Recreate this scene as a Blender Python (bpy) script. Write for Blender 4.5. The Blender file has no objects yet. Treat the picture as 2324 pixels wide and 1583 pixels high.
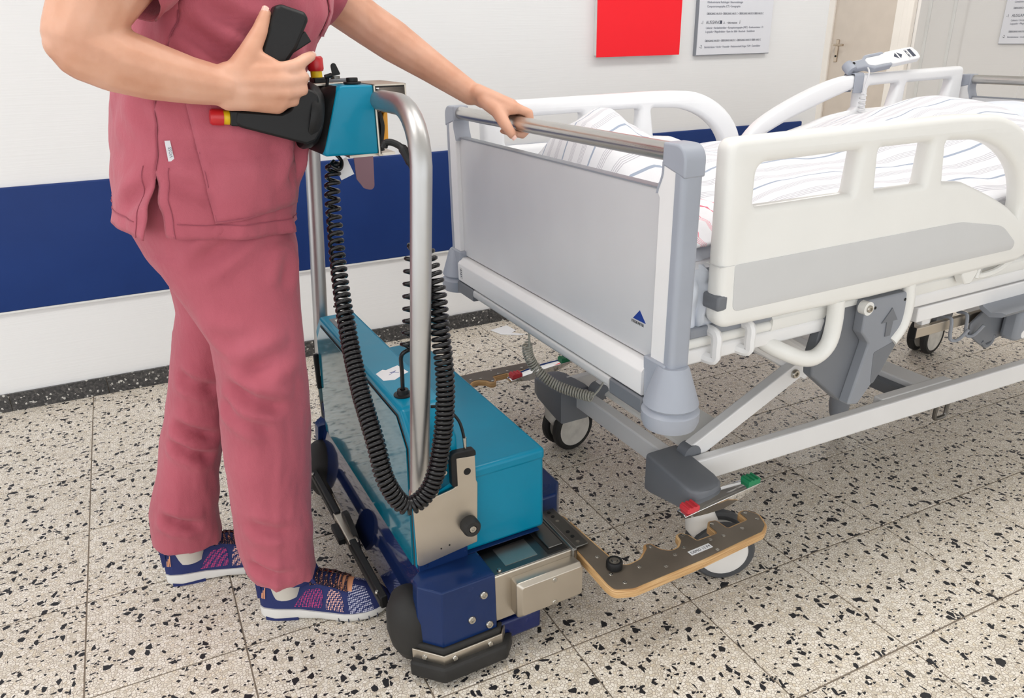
import bpy, bmesh, math, random
import numpy as np
from mathutils import Vector, Matrix, noise
random.seed(7)
S = bpy.context.scene
COL = S.collection
PI = math.pi
T = 0.31                       # floor tile pitch along the wall (m)
CAMH = 1.1976

# ------------------------------------------------------------------ camera
def make_camera():
    yaw, pitch, roll = 0.4424, 0.3929, -0.0202
    fw = Vector((math.sin(yaw)*math.cos(pitch), math.cos(yaw)*math.cos(pitch), -math.sin(pitch)))
    r = Vector((math.cos(yaw), -math.sin(yaw), 0)); u = r.cross(fw)
    r2 = r*math.cos(roll)+u*math.sin(roll); u2 = -r*math.sin(roll)+u*math.cos(roll)
    cd = bpy.data.cameras.new('camera'); co = bpy.data.objects.new('camera', cd); COL.objects.link(co)
    m = Matrix((r2, u2, -fw)).transposed().to_4x4(); m.translation = (0, 0, CAMH)
    co.matrix_world = m
    cd.sensor_width = 36; cd.lens = 36*1709.04/2324; cd.clip_start = 0.02
    S.camera = co
make_camera()
# ------------------------------------------------------------------ world and exposure
W = bpy.data.worlds.new('world'); S.world = W; W.use_nodes = True
W.node_tree.nodes['Background'].inputs[0].default_value = (0.955, 0.98, 1.0, 1)
W.node_tree.nodes['Background'].inputs[1].default_value = 1.42
S.view_settings.view_transform = 'Standard'; S.view_settings.look = 'None'
S.view_settings.gamma = 1; S.view_settings.use_curve_mapping = False
S.view_settings.exposure = 0.28
LAMPS = [(-0.4, 1.2, 8), (1.3, 1.2, 8), (3.0, 1.2, 6), (5.0, 4.6, 28)]

# ------------------------------------------------------------------ helpers
def lin(c):
    def f(v):
        v /= 255.0
        return v/12.92 if v <= 0.04045 else ((v+0.055)/1.055)**2.4
    return (f(c[0]), f(c[1]), f(c[2]), 1)

class NT:
    def __init__(s, name):
        s.m = bpy.data.materials.new(name); s.m.use_nodes = True
        s.t = s.m.node_tree; s.b = s.t.nodes['Principled BSDF']
    def n(s, typ, **kw):
        nd = s.t.nodes.new(typ)
        for k, v in kw.items():
            if k.startswith('i_'):
                nd.inputs[int(k[2:])].default_value = v
            else: setattr(nd, k, v)
        return nd
    def l(s, a, b): s.t.links.new(a, b)
    def math(s, op, a, b=None, c=None):
        nd = s.n('ShaderNodeMath', operation=op)
        for i, v in enumerate((a, b, c)):
            if v is None: continue
            if isinstance(v, (int, float)): nd.inputs[i].default_value = v
            else: s.l(v, nd.inputs[i])
        return nd.outputs[0]
    def mix(s, fac, a, b):
        nd = s.n('ShaderNodeMix', data_type='RGBA')
        for i, v in ((0, fac), (6, a), (7, b)):
            if isinstance(v, (int, float)): nd.inputs[i].default_value = v
            elif isinstance(v, tuple): nd.inputs[i].default_value = v
            else: s.l(v, nd.inputs[i])
        return nd.outputs[2]
    def ramp(s, fac, stops, interp='LINEAR'):
        nd = s.n('ShaderNodeValToRGB'); cr = nd.color_ramp; cr.interpolation = interp
        while len(cr.elements) < len(stops): cr.elements.new(0.5)
        for e, (p, c) in zip(cr.elements, stops):
            e.position = p; e.color = c if len(c) == 4 else (*c, 1)
        s.l(fac, nd.inputs[0]); return nd.outputs[0]
    def noise(s, vec, scale, detail=2, rough=0.5):
        nd = s.n('ShaderNodeTexNoise'); nd.inputs['Scale'].default_value = scale
        nd.inputs['Detail'].default_value = detail; nd.inputs['Roughness'].default_value = rough
        if vec is not None: s.l(vec, nd.inputs['Vector'])
        return nd.outputs[0]
    def bump(s, h, strength=0.3, dist=0.001):
        nd = s.n('ShaderNodeBump'); nd.inputs['Strength'].default_value = strength
        nd.inputs['Distance'].default_value = dist
        s.l(h, nd.inputs['Height']); s.l(nd.outputs[0], s.b.inputs['Normal'])
    def obj(s): return s.n('ShaderNodeTexCoord').outputs['Object']
    def pos(s): return s.n('ShaderNodeNewGeometry').outputs['Position']
    def mapping(s, vec, scale=(1, 1, 1), loc=(0, 0, 0), rot=(0, 0, 0)):
        nd = s.n('ShaderNodeMapping'); s.l(vec, nd.inputs[0])
        nd.inputs[1].default_value = loc; nd.inputs[2].default_value = rot; nd.inputs[3].default_value = scale
        return nd.outputs[0]

def plain(name, c, rough=0.5, metal=0.0, coat=0.0, var=0.06, vscale=8.0, bump=0.0, bscale=300.0, aniso=None, spec=0.5, bdist=0.0006):
    """one colour with mild mottling, plus optional fine relief or brushing"""
    t = NT(name); b = t.b; base = lin(c)
    p = t.obj()
    nz = t.noise(p, vscale, 3)
    dk = tuple(v*(1-var) for v in base[:3])+(1,); lt = tuple(min(1, v*(1+var)) for v in base[:3])+(1,)
    t.l(t.ramp(nz, [(0.3, dk), (0.7, lt)]), b.inputs['Base Color'])
    b.inputs['Metallic'].default_value = metal
    b.inputs['Coat Weight'].default_value = coat; b.inputs['Coat Roughness'].default_value = 0.05
    b.inputs['Specular IOR Level'].default_value = spec
    if aniso:
        sc = [600, 600, 600]; sc[aniso-1] = 6
        st = t.noise(t.mapping(p, tuple(sc)), 1.0, 2)
        rr = t.math('MULTIPLY_ADD', st, 0.16, rough-0.08); t.l(rr, b.inputs['Roughness'])
        t.bump(st, 0.12, 0.0002)
    else:
        rn = t.math('MULTIPLY_ADD', t.noise(p, vscale*4, 3), 0.12, rough-0.06); t.l(rn, b.inputs['Roughness'])
        if bump: t.bump(t.noise(p, bscale, 2), bump, bdist)
    return t.m

M = {}
M['teal'] = plain('teal_paint', (0, 128, 160), 0.32, 0, 0.10, 0.05, spec=0.25)
M['teal_gloss'] = plain('teal_glossy_panel', (6, 116, 140), 0.10, 0, 0.7, 0.05)
M['navy'] = plain('navy_paint', (20, 44, 90), 0.25, 0, 0.12, 0.08, bump=0.08, bscale=500, spec=0.25)
M['navy_gloss'] = plain('navy_glossy_skirt', (22, 38, 80), 0.10, 0, 0.9, 0.06)
M['navy_rough'] = plain('navy_hammered', (20, 34, 86), 0.25, 0, 0.2, 0.1, bump=0.6, bscale=350, spec=0.3)
M['steel'] = plain('brushed_steel', (186, 185, 184), 0.40, 1, 0, 0.05, aniso=3)
M['steel_y'] = plain('brushed_steel_rail', (200, 197, 193), 0.30, 1, 0, 0.05, aniso=2)
M['steel_plate'] = plain('stainless_plate', (198, 190, 178), 0.38, 1, 0, 0.08, bump=0.05)
M['steel_dark'] = plain('dark_steel', (126, 124, 120), 0.34, 1, 0, 0.12, bump=0.05)
M['arm_steel'] = plain('grey_coated_steel', (126, 116, 104), 0.42, 0.55, 0, 0.10, vscale=14, bump=0.15, bscale=700)
M['steel_reflect'] = plain('steel_painted_reflection', (112, 88, 94), 0.3, 1, 0, 0.08)  # dark pink reflection of the scrubs put into the steel's base colour
M['chrome'] = plain('chrome', (225, 225, 225), 0.06, 1, 0, 0.02)
M['bolt'] = plain('bolt_steel', (190, 186, 178), 0.25, 1, 0, 0.05)
M['black'] = plain('black_plastic', (26, 26, 27), 0.45, 0, 0, 0.08, bump=0.25, bscale=900, spec=0.3)
M['black_gloss'] = plain('black_cable_sheath', (20, 19, 21), 0.25, 0, 0.1, 0.05, spec=0.4)
M['rubber'] = plain('black_rubber', (44, 43, 42), 0.6, 0, 0, 0.25, vscale=12, bump=0.2, bscale=200, spec=0.3)
M['rubber_grey'] = plain('grey_tyre_rubber', (74, 76, 80), 0.55, 0, 0, 0.10)
M['hole'] = plain('dark_hole', (14, 14, 14), 0.8)
M['red'] = plain('red_plastic', (196, 30, 38), 0.35, 0, 0.2, 0.04)
M['red_pad'] = plain('red_pedal_pad', (214, 60, 70), 0.5, 0, 0, 0.05)
M['green_pad'] = plain('green_pedal_pad', (24, 130, 84), 0.5, 0, 0, 0.05)
M['yellow'] = plain('yellow_plastic', (240, 200, 20), 0.45, 0, 0, 0.04)
M['orange'] = plain('orange_plastic', (232, 160, 40), 0.5, 0, 0, 0.04)
M['rail_white'] = plain('off_white_plastic', (236, 235, 231), 0.33, 0, 0.1, 0.015, spec=0.4)
M['rail_far'] = plain('white_plastic', (240, 241, 243), 0.33, 0, 0.1, 0.015, spec=0.4)
M['paint_white'] = plain('white_powder_coat', (236, 235, 235), 0.35, 0, 0.1, 0.02)
M['dirty_white'] = plain('scuffed_white_wheel', (214, 210, 202), 0.5, 0, 0, 0.16, vscale=26)
M['clean_white'] = plain('white_wheel_disc', (232, 230, 227), 0.45, 0, 0, 0.05)
M['panel_silver'] = plain('silver_laminate', (214, 214, 216), 0.34, 0.12, 0, 0.02, bump=0.05, bscale=1200)
M['inlay_grey'] = plain('grey_inlay', (205, 205, 205), 0.5, 0, 0, 0.015)
M['grey_blue'] = plain('blue_grey_plastic', (160, 165, 176), 0.42, 0, 0, 0.04, bump=0.12, bscale=900)
M['grey_dark'] = plain('dark_grey_plastic', (112, 115, 121), 0.48, 0, 0, 0.05, bump=0.15, bscale=900)
M['grey_mid'] = plain('mid_grey_plastic', (140, 144, 152), 0.45, 0, 0, 0.04, bump=0.12, bscale=900)
M['grey_cable'] = plain('grey_cable', (186, 184, 172), 0.5, 0, 0, 0.05)
M['white_cable'] = plain('white_cable', (224, 224, 226), 0.45, 0, 0, 0.03)
M['paper'] = plain('paper', (236, 236, 238), 0.8, 0, 0, 0.02)
M['ink'] = plain('grey_ink', (120, 124, 138), 0.7)
M['ink_dark'] = plain('dark_ink', (74, 78, 92), 0.7)
M['ink_black'] = plain('black_ink', (30, 30, 34), 0.7)
M['logo_blue'] = plain('blue_print', (26, 58, 142), 0.5)
M['sign_red'] = plain('red_sign', (255, 30, 44), 0.45, 0, 0, 0.01, spec=0.3)
M['sign_edge'] = plain('sign_edge', (226, 226, 224), 0.5)
M['sign_white'] = plain('sign_white', (228, 229, 235), 0.4, 0, 0, 0.01)
M['door'] = plain('beige_door_laminate', (200, 189, 178), 0.5, 0, 0, 0.03)
M['door_frame'] = plain('cream_door_frame', (232, 227, 221), 0.45, 0, 0, 0.02)
M['handle'] = plain('brass_nickel', (176, 160, 142), 0.3, 1)
M['cable_black'] = plain('black_cable', (22, 22, 22), 0.5)
M['lcd'] = plain('lcd_glass', (190, 196, 184), 0.15, 0, 0.4, 0.02)
M['tan_ply'] = None
M['lamp_diffuser'] = None
M['eye'] = plain('eye_white', (235, 230, 226), 0.2)
M['iris'] = plain('iris_brown', (70, 46, 30), 0.2)
M['nail'] = plain('finger_nail', (238, 196, 182), 0.22, 0, 0.4, 0.02)
M['lip'] = plain('lip', (190, 108, 100), 0.45)
M['sock'] = plain('grey_sock', (206, 200, 190), 0.9, 0, 0, 0.06, bump=0.6, bscale=900)
M['magenta'] = plain('magenta_print', (226, 30, 150), 0.7)
M['shoe_white'] = plain('white_foam_sole', (226, 224, 220), 0.55, 0, 0, 0.05)
M['shoe_navy'] = plain('navy_knit', (30, 42, 98), 0.75, 0, 0, 0.10, bump=0.5, bscale=800)
M['peach'] = plain('peach_print', (232, 160, 120), 0.6)
M['red_lining'] = plain('red_lining', (226, 62, 44), 0.7)
M['hair'] = plain('brown_hair', (74, 48, 32), 0.5, 0, 0, 0.4, vscale=60, bump=0.6, bscale=250)
M['shadow_gap'] = plain('dark_gap', (60, 60, 62), 0.7)

def m_ply():
    t = NT('plywood_edge'); p = t.obj()
    w = t.noise(t.mapping(p, (12, 12, 700)), 1.0, 2)
    c = t.ramp(w, [(0.3, lin((176, 132, 84))), (0.5, lin((206, 164, 112))), (0.7, lin((222, 186, 138)))])
    t.l(c, t.b.inputs['Base Color']); t.b.inputs['Roughness'].default_value = 0.5
    t.bump(w, 0.2, 0.0004); return t.m
M['tan_ply'] = m_ply()

def m_terrazzo(name='terrazzo', dim=1.0):
    t = NT(name); p = t.obj()
    rnd = t.n('ShaderNodeObjectInfo').outputs['Random']
    off = t.n('ShaderNodeCombineXYZ')
    t.l(t.math('MULTIPLY', rnd, 37.0), off.inputs[0]); t.l(t.math('MULTIPLY', rnd, 91.0), off.inputs[1])
    add = t.n('ShaderNodeVectorMath', operation='ADD'); t.l(p, add.inputs[0]); t.l(off.outputs[0], add.inputs[1])
    # warp
    nz = t.n('ShaderNodeTexNoise'); nz.inputs['Scale'].default_value = 60; nz.inputs['Detail'].default_value = 1
    t.l(add.outputs[0], nz.inputs['Vector'])
    sc = t.n('ShaderNodeVectorMath', operation='MULTIPLY_ADD'); t.l(nz.outputs['Color'], sc.inputs[0])
    sc.inputs[1].default_value = (0.006, 0.006, 0); t.l(add.outputs[0], sc.inputs[2])
    v = sc.outputs[0]
    def voro(scale, feat, vec=v):
        nd = t.n('ShaderNodeTexVoronoi', feature=feat, voronoi_dimensions='2D'); nd.inputs['Scale'].default_value = scale
        t.l(vec, nd.inputs['Vector']); return nd
    # cream chips in a brown grey matrix, two sizes
    c1 = voro(150, 'F1'); e1 = voro(150, 'DISTANCE_TO_EDGE')
    sep = t.n('ShaderNodeSeparateColor'); t.l(c1.outputs['Color'], sep.inputs[0])
    chip = t.ramp(sep.outputs[0], [(0.0, lin((212, 201, 184))), (0.35, lin((237, 229, 216))), (0.75, lin((248, 241, 231))), (1.0, lin((228, 215, 194)))])
    edge = t.math('GREATER_THAN', t.math('MULTIPLY_ADD', sep.outputs[1], -0.07, e1.outputs['Distance']), 0.035)
    base = t.mix(edge, lin((164, 150, 136)), chip)
    # dark chips: sparse angular cells at two scales
    for scale, thr, gap, stretch in ((98, 0.075, 0.05, (1, 0.62, 1)), (165, 0.10, 0.06, (0.7, 1, 1)), (70, 0.028, 0.06, (0.75, 1, 1))):
        mv = t.mapping(v, stretch, (scale*0.13, scale*0.07, 0), (0, 0, scale*0.1))
        cc = voro(scale, 'F1', mv); ee = voro(scale, 'DISTANCE_TO_EDGE', mv)
        s2 = t.n('ShaderNodeSeparateColor'); t.l(cc.outputs['Color'], s2.inputs[0])
        msk = t.math('MULTIPLY', t.math('LESS_THAN', s2.outputs[0], thr),
                     t.math('GREATER_THAN', t.math('MULTIPLY_ADD', s2.outputs[1], -0.16, ee.outputs['Distance']), gap))
        base = t.mix(msk, base, lin((38, 38, 42)))
    big = t.noise(p, 3.5, 2)
    base2 = t.n('ShaderNodeMix', data_type='RGBA', blend_type='MULTIPLY'); base2.inputs[0].default_value = 1.0
    t.l(base, base2.inputs[6])
    t.l(t.ramp(big, [(0.3, (0.93*dim, 0.925*dim, 0.91*dim, 1)), (0.7, (dim, dim, dim, 1))]), base2.inputs[7])
    t.l(base2.outputs[2], t.b.inputs['Base Color'])
    t.b.inputs['Roughness'].default_value = 0.42; t.b.inputs['Specular IOR Level'].default_value = 0.32
    return t.m
M['terrazzo'] = m_terrazzo()
M['grout'] = plain('floor_grout', (138, 126, 112), 0.85, 0, 0, 0.12, vscale=20)

def m_dark_terrazzo():
    t = NT('dark_terrazzo'); p = t.pos()
    v = t.n('ShaderNodeTexVoronoi', feature='F1'); v.inputs['Scale'].default_value = 135; t.l(p, v.inputs['Vector'])
    e = t.n('ShaderNodeTexVoronoi', feature='DISTANCE_TO_EDGE'); e.inputs['Scale'].default_value = 135; t.l(p, e.inputs['Vector'])
    s = t.n('ShaderNodeSeparateColor'); t.l(v.outputs['Color'], s.inputs[0])
    c = t.ramp(s.outputs[0], [(0.0, lin((46, 46, 48))), (0.5, lin((72, 71, 71))), (0.91, lin((92, 90, 88))), (0.94, lin((196, 194, 188))), (1.0, lin((214, 212, 206)))])
    t.l(t.mix(t.math('GREATER_THAN', e.outputs['Distance'], 0.06), lin((58, 57, 58)), c), t.b.inputs['Base Color'])
    t.b.inputs['Roughness'].default_value = 0.4; return t.m
M['skirting'] = m_dark_terrazzo()

def m_wall(name, c):
    t = NT(name); p = t.pos()
    rib = t.noise(t.mapping(p, (6, 6, 240)), 1.0, 2)
    blot = t.noise(p, 1.3, 3)
    b = lin(c)
    t.l(t.ramp(blot, [(0.3, tuple(v*0.97 for v in b[:3])), (0.7, b)]), t.b.inputs['Base Color'])
    t.b.inputs['Roughness'].default_value = 0.6
    t.bump(rib, 0.35, 0.0012); return t.m
M['wall'] = m_wall('ribbed_white_wallpaper', (240, 240, 240))
M['wall_far'] = m_wall('far_wall_paint', (232, 230, 228))
M['ceiling'] = plain('ceiling_white', (236, 236, 234), 0.8)

def m_band():
    t = NT('blue_wall_guard'); p = t.pos()
    t.l(t.ramp(t.noise(p, 2.2, 3), [(0.3, lin((24, 50, 108))), (0.7, lin((29, 58, 120)))]), t.b.inputs['Base Color'])
    t.b.inputs['Roughness'].default_value = 0.42; t.b.inputs['Specular IOR Level'].default_value = 0.22
    t.bump(t.noise(p, 700, 2), 0.25, 0.0005); return t.m
M['band'] = m_band()

def m_scrub():
    t = NT('pink_scrub_cotton'); p = t.obj()
    n1 = t.noise(p, 5, 4); tw = t.noise(t.mapping(p, (900, 900, 500)), 1.0, 1)
    c = t.ramp(n1, [(0.25, lin((171, 85, 99))), (0.55, lin((183, 94, 108))), (0.8, lin((191, 103, 118)))])
    t.l(c, t.b.inputs['Base Color']); t.b.inputs['Roughness'].default_value = 0.85
    t.b.inputs['Sheen Weight'].default_value = 0.15; t.b.inputs['Specular IOR Level'].default_value = 0.25
    h = t.math('ADD', t.math('ADD', t.math('MULTIPLY', tw, 0.3), t.math('MULTIPLY', t.noise(t.mapping(p, (70, 70, 34)), 1.0, 3), 0.9)), t.math('MULTIPLY', t.noise(t.mapping(p, (22, 22, 9)), 1.0, 3), 2.2))
    t.bump(h, 0.55, 0.003); return t.m
M['scrub'] = m_scrub()
M['scrub_seam'] = plain('pink_scrub_stitching', (158, 78, 94), 0.85, bump=0.3)

def m_skin():
    t = NT('skin'); p = t.obj()
    c = t.ramp(t.noise(p, 14, 4), [(0.3, lin((208, 152, 124))), (0.5, lin((219, 166, 139))), (0.72, lin((228, 180, 156)))])
    t.l(c, t.b.inputs['Base Color']); t.b.inputs['Roughness'].default_value = 0.5
    t.b.inputs['Subsurface Weight'].default_value = 0.12; t.b.inputs['Subsurface Radius'].default_value = (0.012, 0.005, 0.003)
    t.b.inputs['Subsurface Scale'].default_value = 0.5
    t.bump(t.noise(p, 260, 3), 0.18, 0.0006); return t.m
M['skin'] = m_skin()

def m_sheet(name, red=False):
    """white cotton with woven stripes running down the length (uv.x in metres across the bed)"""
    t = NT(name)
    uv = t.n('ShaderNodeUVMap').outputs[0]; sx = t.n('ShaderNodeSeparateXYZ'); t.l(uv, sx.inputs[0])
    x = t.math('FRACT', t.math('MULTIPLY', sx.outputs[0], 1/0.115))
    white = lin((232, 232, 236)); blue = lin((164, 174, 192)) if not red else lin((222, 120, 140)); gr = lin((194, 192, 200)) if not red else lin((228, 150, 164))
    st = [(0.0, blue), (0.045, white)]
    for a in (0.26, 0.30, 0.34, 0.38, 0.62, 0.66, 0.70, 0.74):
        st += [(a, gr), (a+0.016, white)]
    col = t.ramp(x, st, 'CONSTANT')
    t.l(col, t.b.inputs['Base Color']); t.b.inputs['Roughness'].default_value = 0.85
    t.b.inputs['Specular IOR Level'].default_value = 0.2
    p = t.obj(); t.bump(t.noise(p, 16, 4), 0.5, 0.006); return t.m
M['sheet'] = m_sheet('striped_duvet_cotton'); M['sheet_red'] = m_sheet('red_striped_cotton', True)
M['mattress'] = plain('blue_white_mattress_ticking', (222, 226, 234), 0.8, bump=0.6, bscale=220)
M['blue_cloth'] = plain('white_blue_cloth', (224, 229, 238), 0.85, 0, 0, 0.04, vscale=20, bump=0.5, bscale=120)

def m_mesh(name, dot, base=(30, 42, 98), scale=260):
    t = NT(name); p = t.obj()
    v = t.n('ShaderNodeTexVoronoi', feature='F1'); v.inputs['Scale'].default_value = scale; v.inputs['Randomness'].default_value = 0.15
    t.l(p, v.inputs['Vector'])
    t.l(t.mix(t.math('LESS_THAN', v.outputs['Distance'], 0.44), lin(base), lin(dot)), t.b.inputs['Base Color'])
    t.b.inputs['Roughness'].default_value = 0.8; return t.m
M['mesh_pink'] = m_mesh('pink_shoe_mesh', (190, 60, 120)); M['mesh_peach'] = m_mesh('peach_shoe_mesh', (238, 186, 170))
M['mesh_grey'] = m_mesh('pale_shoe_mesh', (196, 196, 216))
def m_lace():
    t = NT('lace_cord'); p = t.obj()
    n = t.noise(t.mapping(p, (380, 380, 380)), 1.0, 1)
    t.l(t.ramp(n, [(0.0, lin((34, 24, 44))), (0.60, lin((214, 140, 108)))], 'CONSTANT'), t.b.inputs['Base Color'])
    t.b.inputs['Roughness'].default_value = 0.8; return t.m
M['lace'] = m_lace()
def m_lamp():
    t = NT('lamp_diffuser'); e = t.n('ShaderNodeEmission'); e.inputs[0].default_value = (1, 0.97, 0.92, 1); e.inputs[1].default_value = 3
    t.l(e.outputs[0], t.t.nodes['Material Output'].inputs[0]); return t.m
M['lamp_diffuser'] = m_lamp()

# ------------------------------------------------------------------ mesh builder
class MB:
    def __init__(s): s.v = []; s.f = []; s.uv = {}
    def add(s, verts, faces):
        o = len(s.v); s.v += [tuple(v) for v in verts]; s.f += [tuple(i+o for i in f) for f in faces]; return s
    def box(s, x0, x1, y0, y1, z0, z1, rot=None, c=None):
        vs = [Vector((x, y, z)) for x in (x0, x1) for y in (y0, y1) for z in (z0, z1)]
        if rot is not None:
            c = Vector(c) if c is not None else Vector(((x0+x1)/2, (y0+y1)/2, (z0+z1)/2))
            vs = [rot @ (v-c)+c for v in vs]
        return s.add(vs, [(0, 1, 3, 2), (4, 6, 7, 5), (0, 4, 5, 1), (2, 3, 7, 6), (0, 2, 6, 4), (1, 5, 7, 3)])
    def prism(s, poly, axis, d0, d1):
        """poly: 2D points; axis 'x','y','z' = extrusion axis"""
        n = len(poly)
        def P(a, b, d): return {'x': (d, a, b), 'y': (a, d, b), 'z': (a, b, d)}[axis]
        vs = [P(a, b, d0) for a, b in poly]+[P(a, b, d1) for a, b in poly]
        fs = [tuple(range(n))[::-1], tuple(range(n, 2*n))]+[(i, (i+1) % n, n+(i+1) % n, n+i) for i in range(n)]
        return s.add(vs, fs)
    def loft(s, rings, cap=True, closed=True):
        n = len(rings[0]); vs = [p for r in rings for p in r]; fs = []
        for i in range(len(rings)-1):
            for j in range(n if closed else n-1):
                a = i*n+j; b = i*n+(j+1) % n; fs.append((a, b, b+n, a+n))
        if cap: fs += [tuple(range(n))[::-1], tuple(range((len(rings)-1)*n, len(rings)*n))]
        return s.add(vs, fs)
    def tube(s, path, r, n=12, cap=True, flat=None):
        path = [Vector(p) for p in path]; rr = r if isinstance(r, (list, tuple)) else [r]*len(path)
        tans = [(path[min(i+1, len(path)-1)]-path[max(i-1, 0)]).normalized() for i in range(len(path))]
        t0 = tans[0]; up = Vector((0, 0, 1)) if abs(t0.z) < 0.9 else Vector((1, 0, 0))
        nrm = (up-t0*up.dot(t0)).normalized(); rings = []
        for p, t, rad in zip(path, tans, rr):
            nrm = (nrm-t*nrm.dot(t)).normalized(); bi = t.cross(nrm)
            fa = flat or 1.0
            rings.append([p+nrm*math.cos(2*PI*k/n)*rad*fa+bi*math.sin(2*PI*k/n)*rad for k in range(n)])
        return s.loft(rings, cap)
    def cyl(s, a, b, r, n=24, r2=None): return s.tube([a, b], [r, r if r2 is None else r2], n)
    def lathe(s, prof, o=(0, 0, 0), axis=(0, 0, 1), n=32, cap=True):
        ax = Vector(axis).normalized(); o = Vector(o)
        u = Vector((1, 0, 0)) if abs(ax.x) < 0.9 else Vector((0, 1, 0)); u = (u-ax*u.dot(ax)).normalized(); w = ax.cross(u)
        return s.loft([[o+ax*z+(u*math.cos(2*PI*k/n)+w*math.sin(2*PI*k/n))*r for k in range(n)] for r, z in prof], cap)
    def sphere(s, c, r, n=16, sc=(1, 1, 1)):
        prof = []
        rings = []
        for i in range(1, n//2):
            a = PI*i/(n//2)
            rings.append([(c[0]+sc[0]*r*math.sin(a)*math.cos(2*PI*k/n), c[1]+sc[1]*r*math.sin(a)*math.sin(2*PI*k/n), c[2]-sc[2]*r*math.cos(a)) for k in range(n)])
        return s.loft(rings, True)
    def grid(s, pts, uvs=None):
        """pts[i][j]"""
        ni, nj = len(pts), len(pts[0]); o = len(s.v)
        vs = [p for r in pts for p in r]
        s.add(vs, [(i*nj+j, i*nj+j+1, (i+1)*nj+j+1, (i+1)*nj+j) for i in range(ni-1) for j in range(nj-1)])
        if uvs is not None:
            for i in range(ni):
                for j in range(nj): s.uv[o+i*nj+j] = uvs[i][j]
        return s
    def build(s, name, mat, parent=None, bevel=0, smooth=35, seg=2, solid=0, sub=0, label=None):
        me = bpy.data.meshes.new(name); me.from_pydata([tuple(v) for v in s.v], [], s.f)
        if s.uv:
            ul = me.uv_layers.new(name='UVMap')
            for l in me.loops: ul.data[l.index].uv = s.uv.get(l.vertex_index, (0, 0))
        bm = bmesh.new(); bm.from_mesh(me); bmesh.ops.recalc_face_normals(bm, faces=bm.faces); bm.to_mesh(me); bm.free()
        return finish(name, me, mat, parent, bevel, smooth, seg, solid, sub, label)

def finish(name, me, mat, parent=None, bevel=0, smooth=35, seg=2, solid=0, sub=0, label=None):
    me.materials.append(M[mat] if isinstance(mat, str) else mat)
    if smooth:
        me.shade_smooth(); me.set_sharp_from_angle(angle=math.radians(smooth))
    o = bpy.data.objects.new(name, me); COL.objects.link(o)
    if parent is not None: o.parent = parent
    if solid:
        md = o.modifiers.new('solid', 'SOLIDIFY'); md.thickness = solid; md.offset = -1
    if bevel:
        md = o.modifiers.new('bevel', 'BEVEL'); md.width = bevel; md.segments = seg; md.limit_method = 'ANGLE'; md.angle_limit = math.radians(32)
    if sub:
        md = o.modifiers.new('sub', 'SUBSURF'); md.levels = sub; md.render_levels = sub
    if label: o['label'] = label
    return o

def thing(name, label, cat, loc=(0, 0, 0), rz=0, group=None):
    o = bpy.data.objects.new(name, None); COL.objects.link(o); o.empty_display_size = 0.1
    o.location = loc; o.rotation_euler = (0, 0, rz); o['label'] = label; o['category'] = cat
    if group: o['group'] = group
    return o
def tag(o, label, cat, group=None):
    o['label'] = label; o['category'] = cat
    if group: o['group'] = group
    return o
def struct(o): o['kind'] = 'structure'; return o

def rpoly(pts, n=6):
    """pts (x, y, r): polygon with rounded corners"""
    out = []; N = len(pts)
    for i in range(N):
        x, y = pts[i][:2]; r = pts[i][2] if len(pts[i]) > 2 else 0
        p = Vector((x, y)); a = Vector(pts[i-1][:2])-p; b = Vector(pts[(i+1) % N][:2])-p
        if r <= 0 or a.length < 1e-6 or b.length < 1e-6: out.append((x, y)); continue
        ang = a.angle(b)
        if ang > PI-0.02 or ang < 0.05: out.append((x, y)); continue
        d = min(r/math.tan(ang/2), a.length*0.49, b.length*0.49); rr = d*math.tan(ang/2)
        p1 = p+a.normalized()*d; p2 = p+b.normalized()*d
        c = p+(a.normalized()+b.normalized()).normalized()*(rr/math.sin(ang/2))
        a0 = math.atan2(p1.y-c.y, p1.x-c.x); a1 = math.atan2(p2.y-c.y, p2.x-c.x)
        da = (a1-a0+PI) % (2*PI)-PI
        for k in range(n+1): out.append((c.x+rr*math.cos(a0+da*k/n), c.y+rr*math.sin(a0+da*k/n)))
    return out

def curve_plate(outline, holes, thick, bev, name, mat, parent, frame='xz', off=0.0, label=None, smooth=40):
    """flat plate with holes and rounded edges, from a filled 2D curve; frame 'xz': plate plane x,z, thickness in y"""
    cu = bpy.data.curves.new('plate', 'CURVE'); cu.dimensions = '2D'; cu.fill_mode = 'BOTH'
    for poly in [outline]+holes:
        sp = cu.splines.new('POLY'); sp.points.add(len(poly)-1)
        for q, (x, y) in zip(sp.points, poly): q.co = (x, y, 0, 1)
        sp.use_cyclic_u = True
    cu.extrude = max(0, thick/2-bev); cu.bevel_depth = bev; cu.bevel_resolution = 2; cu.offset = -bev
    o = bpy.data.objects.new('plate', cu); COL.objects.link(o)
    dg = bpy.context.evaluated_depsgraph_get(); me = bpy.data.meshes.new_from_object(o.evaluated_get(dg))
    bpy.data.objects.remove(o); me.name = name
    for v in me.vertices:
        x, y, z = v.co
        v.co = (x, off-z, y) if frame == 'xz' else ((off+z, x, y) if frame == 'yz' else (x, y, z+off))
    me.materials.clear()
    bm = bmesh.new(); bm.from_mesh(me); bmesh.ops.remove_doubles(bm, verts=bm.verts, dist=1e-5); bmesh.ops.recalc_face_normals(bm, faces=bm.faces); bm.to_mesh(me); bm.free()
    return finish(name, me, mat, parent, 0, smooth, label=label)

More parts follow.
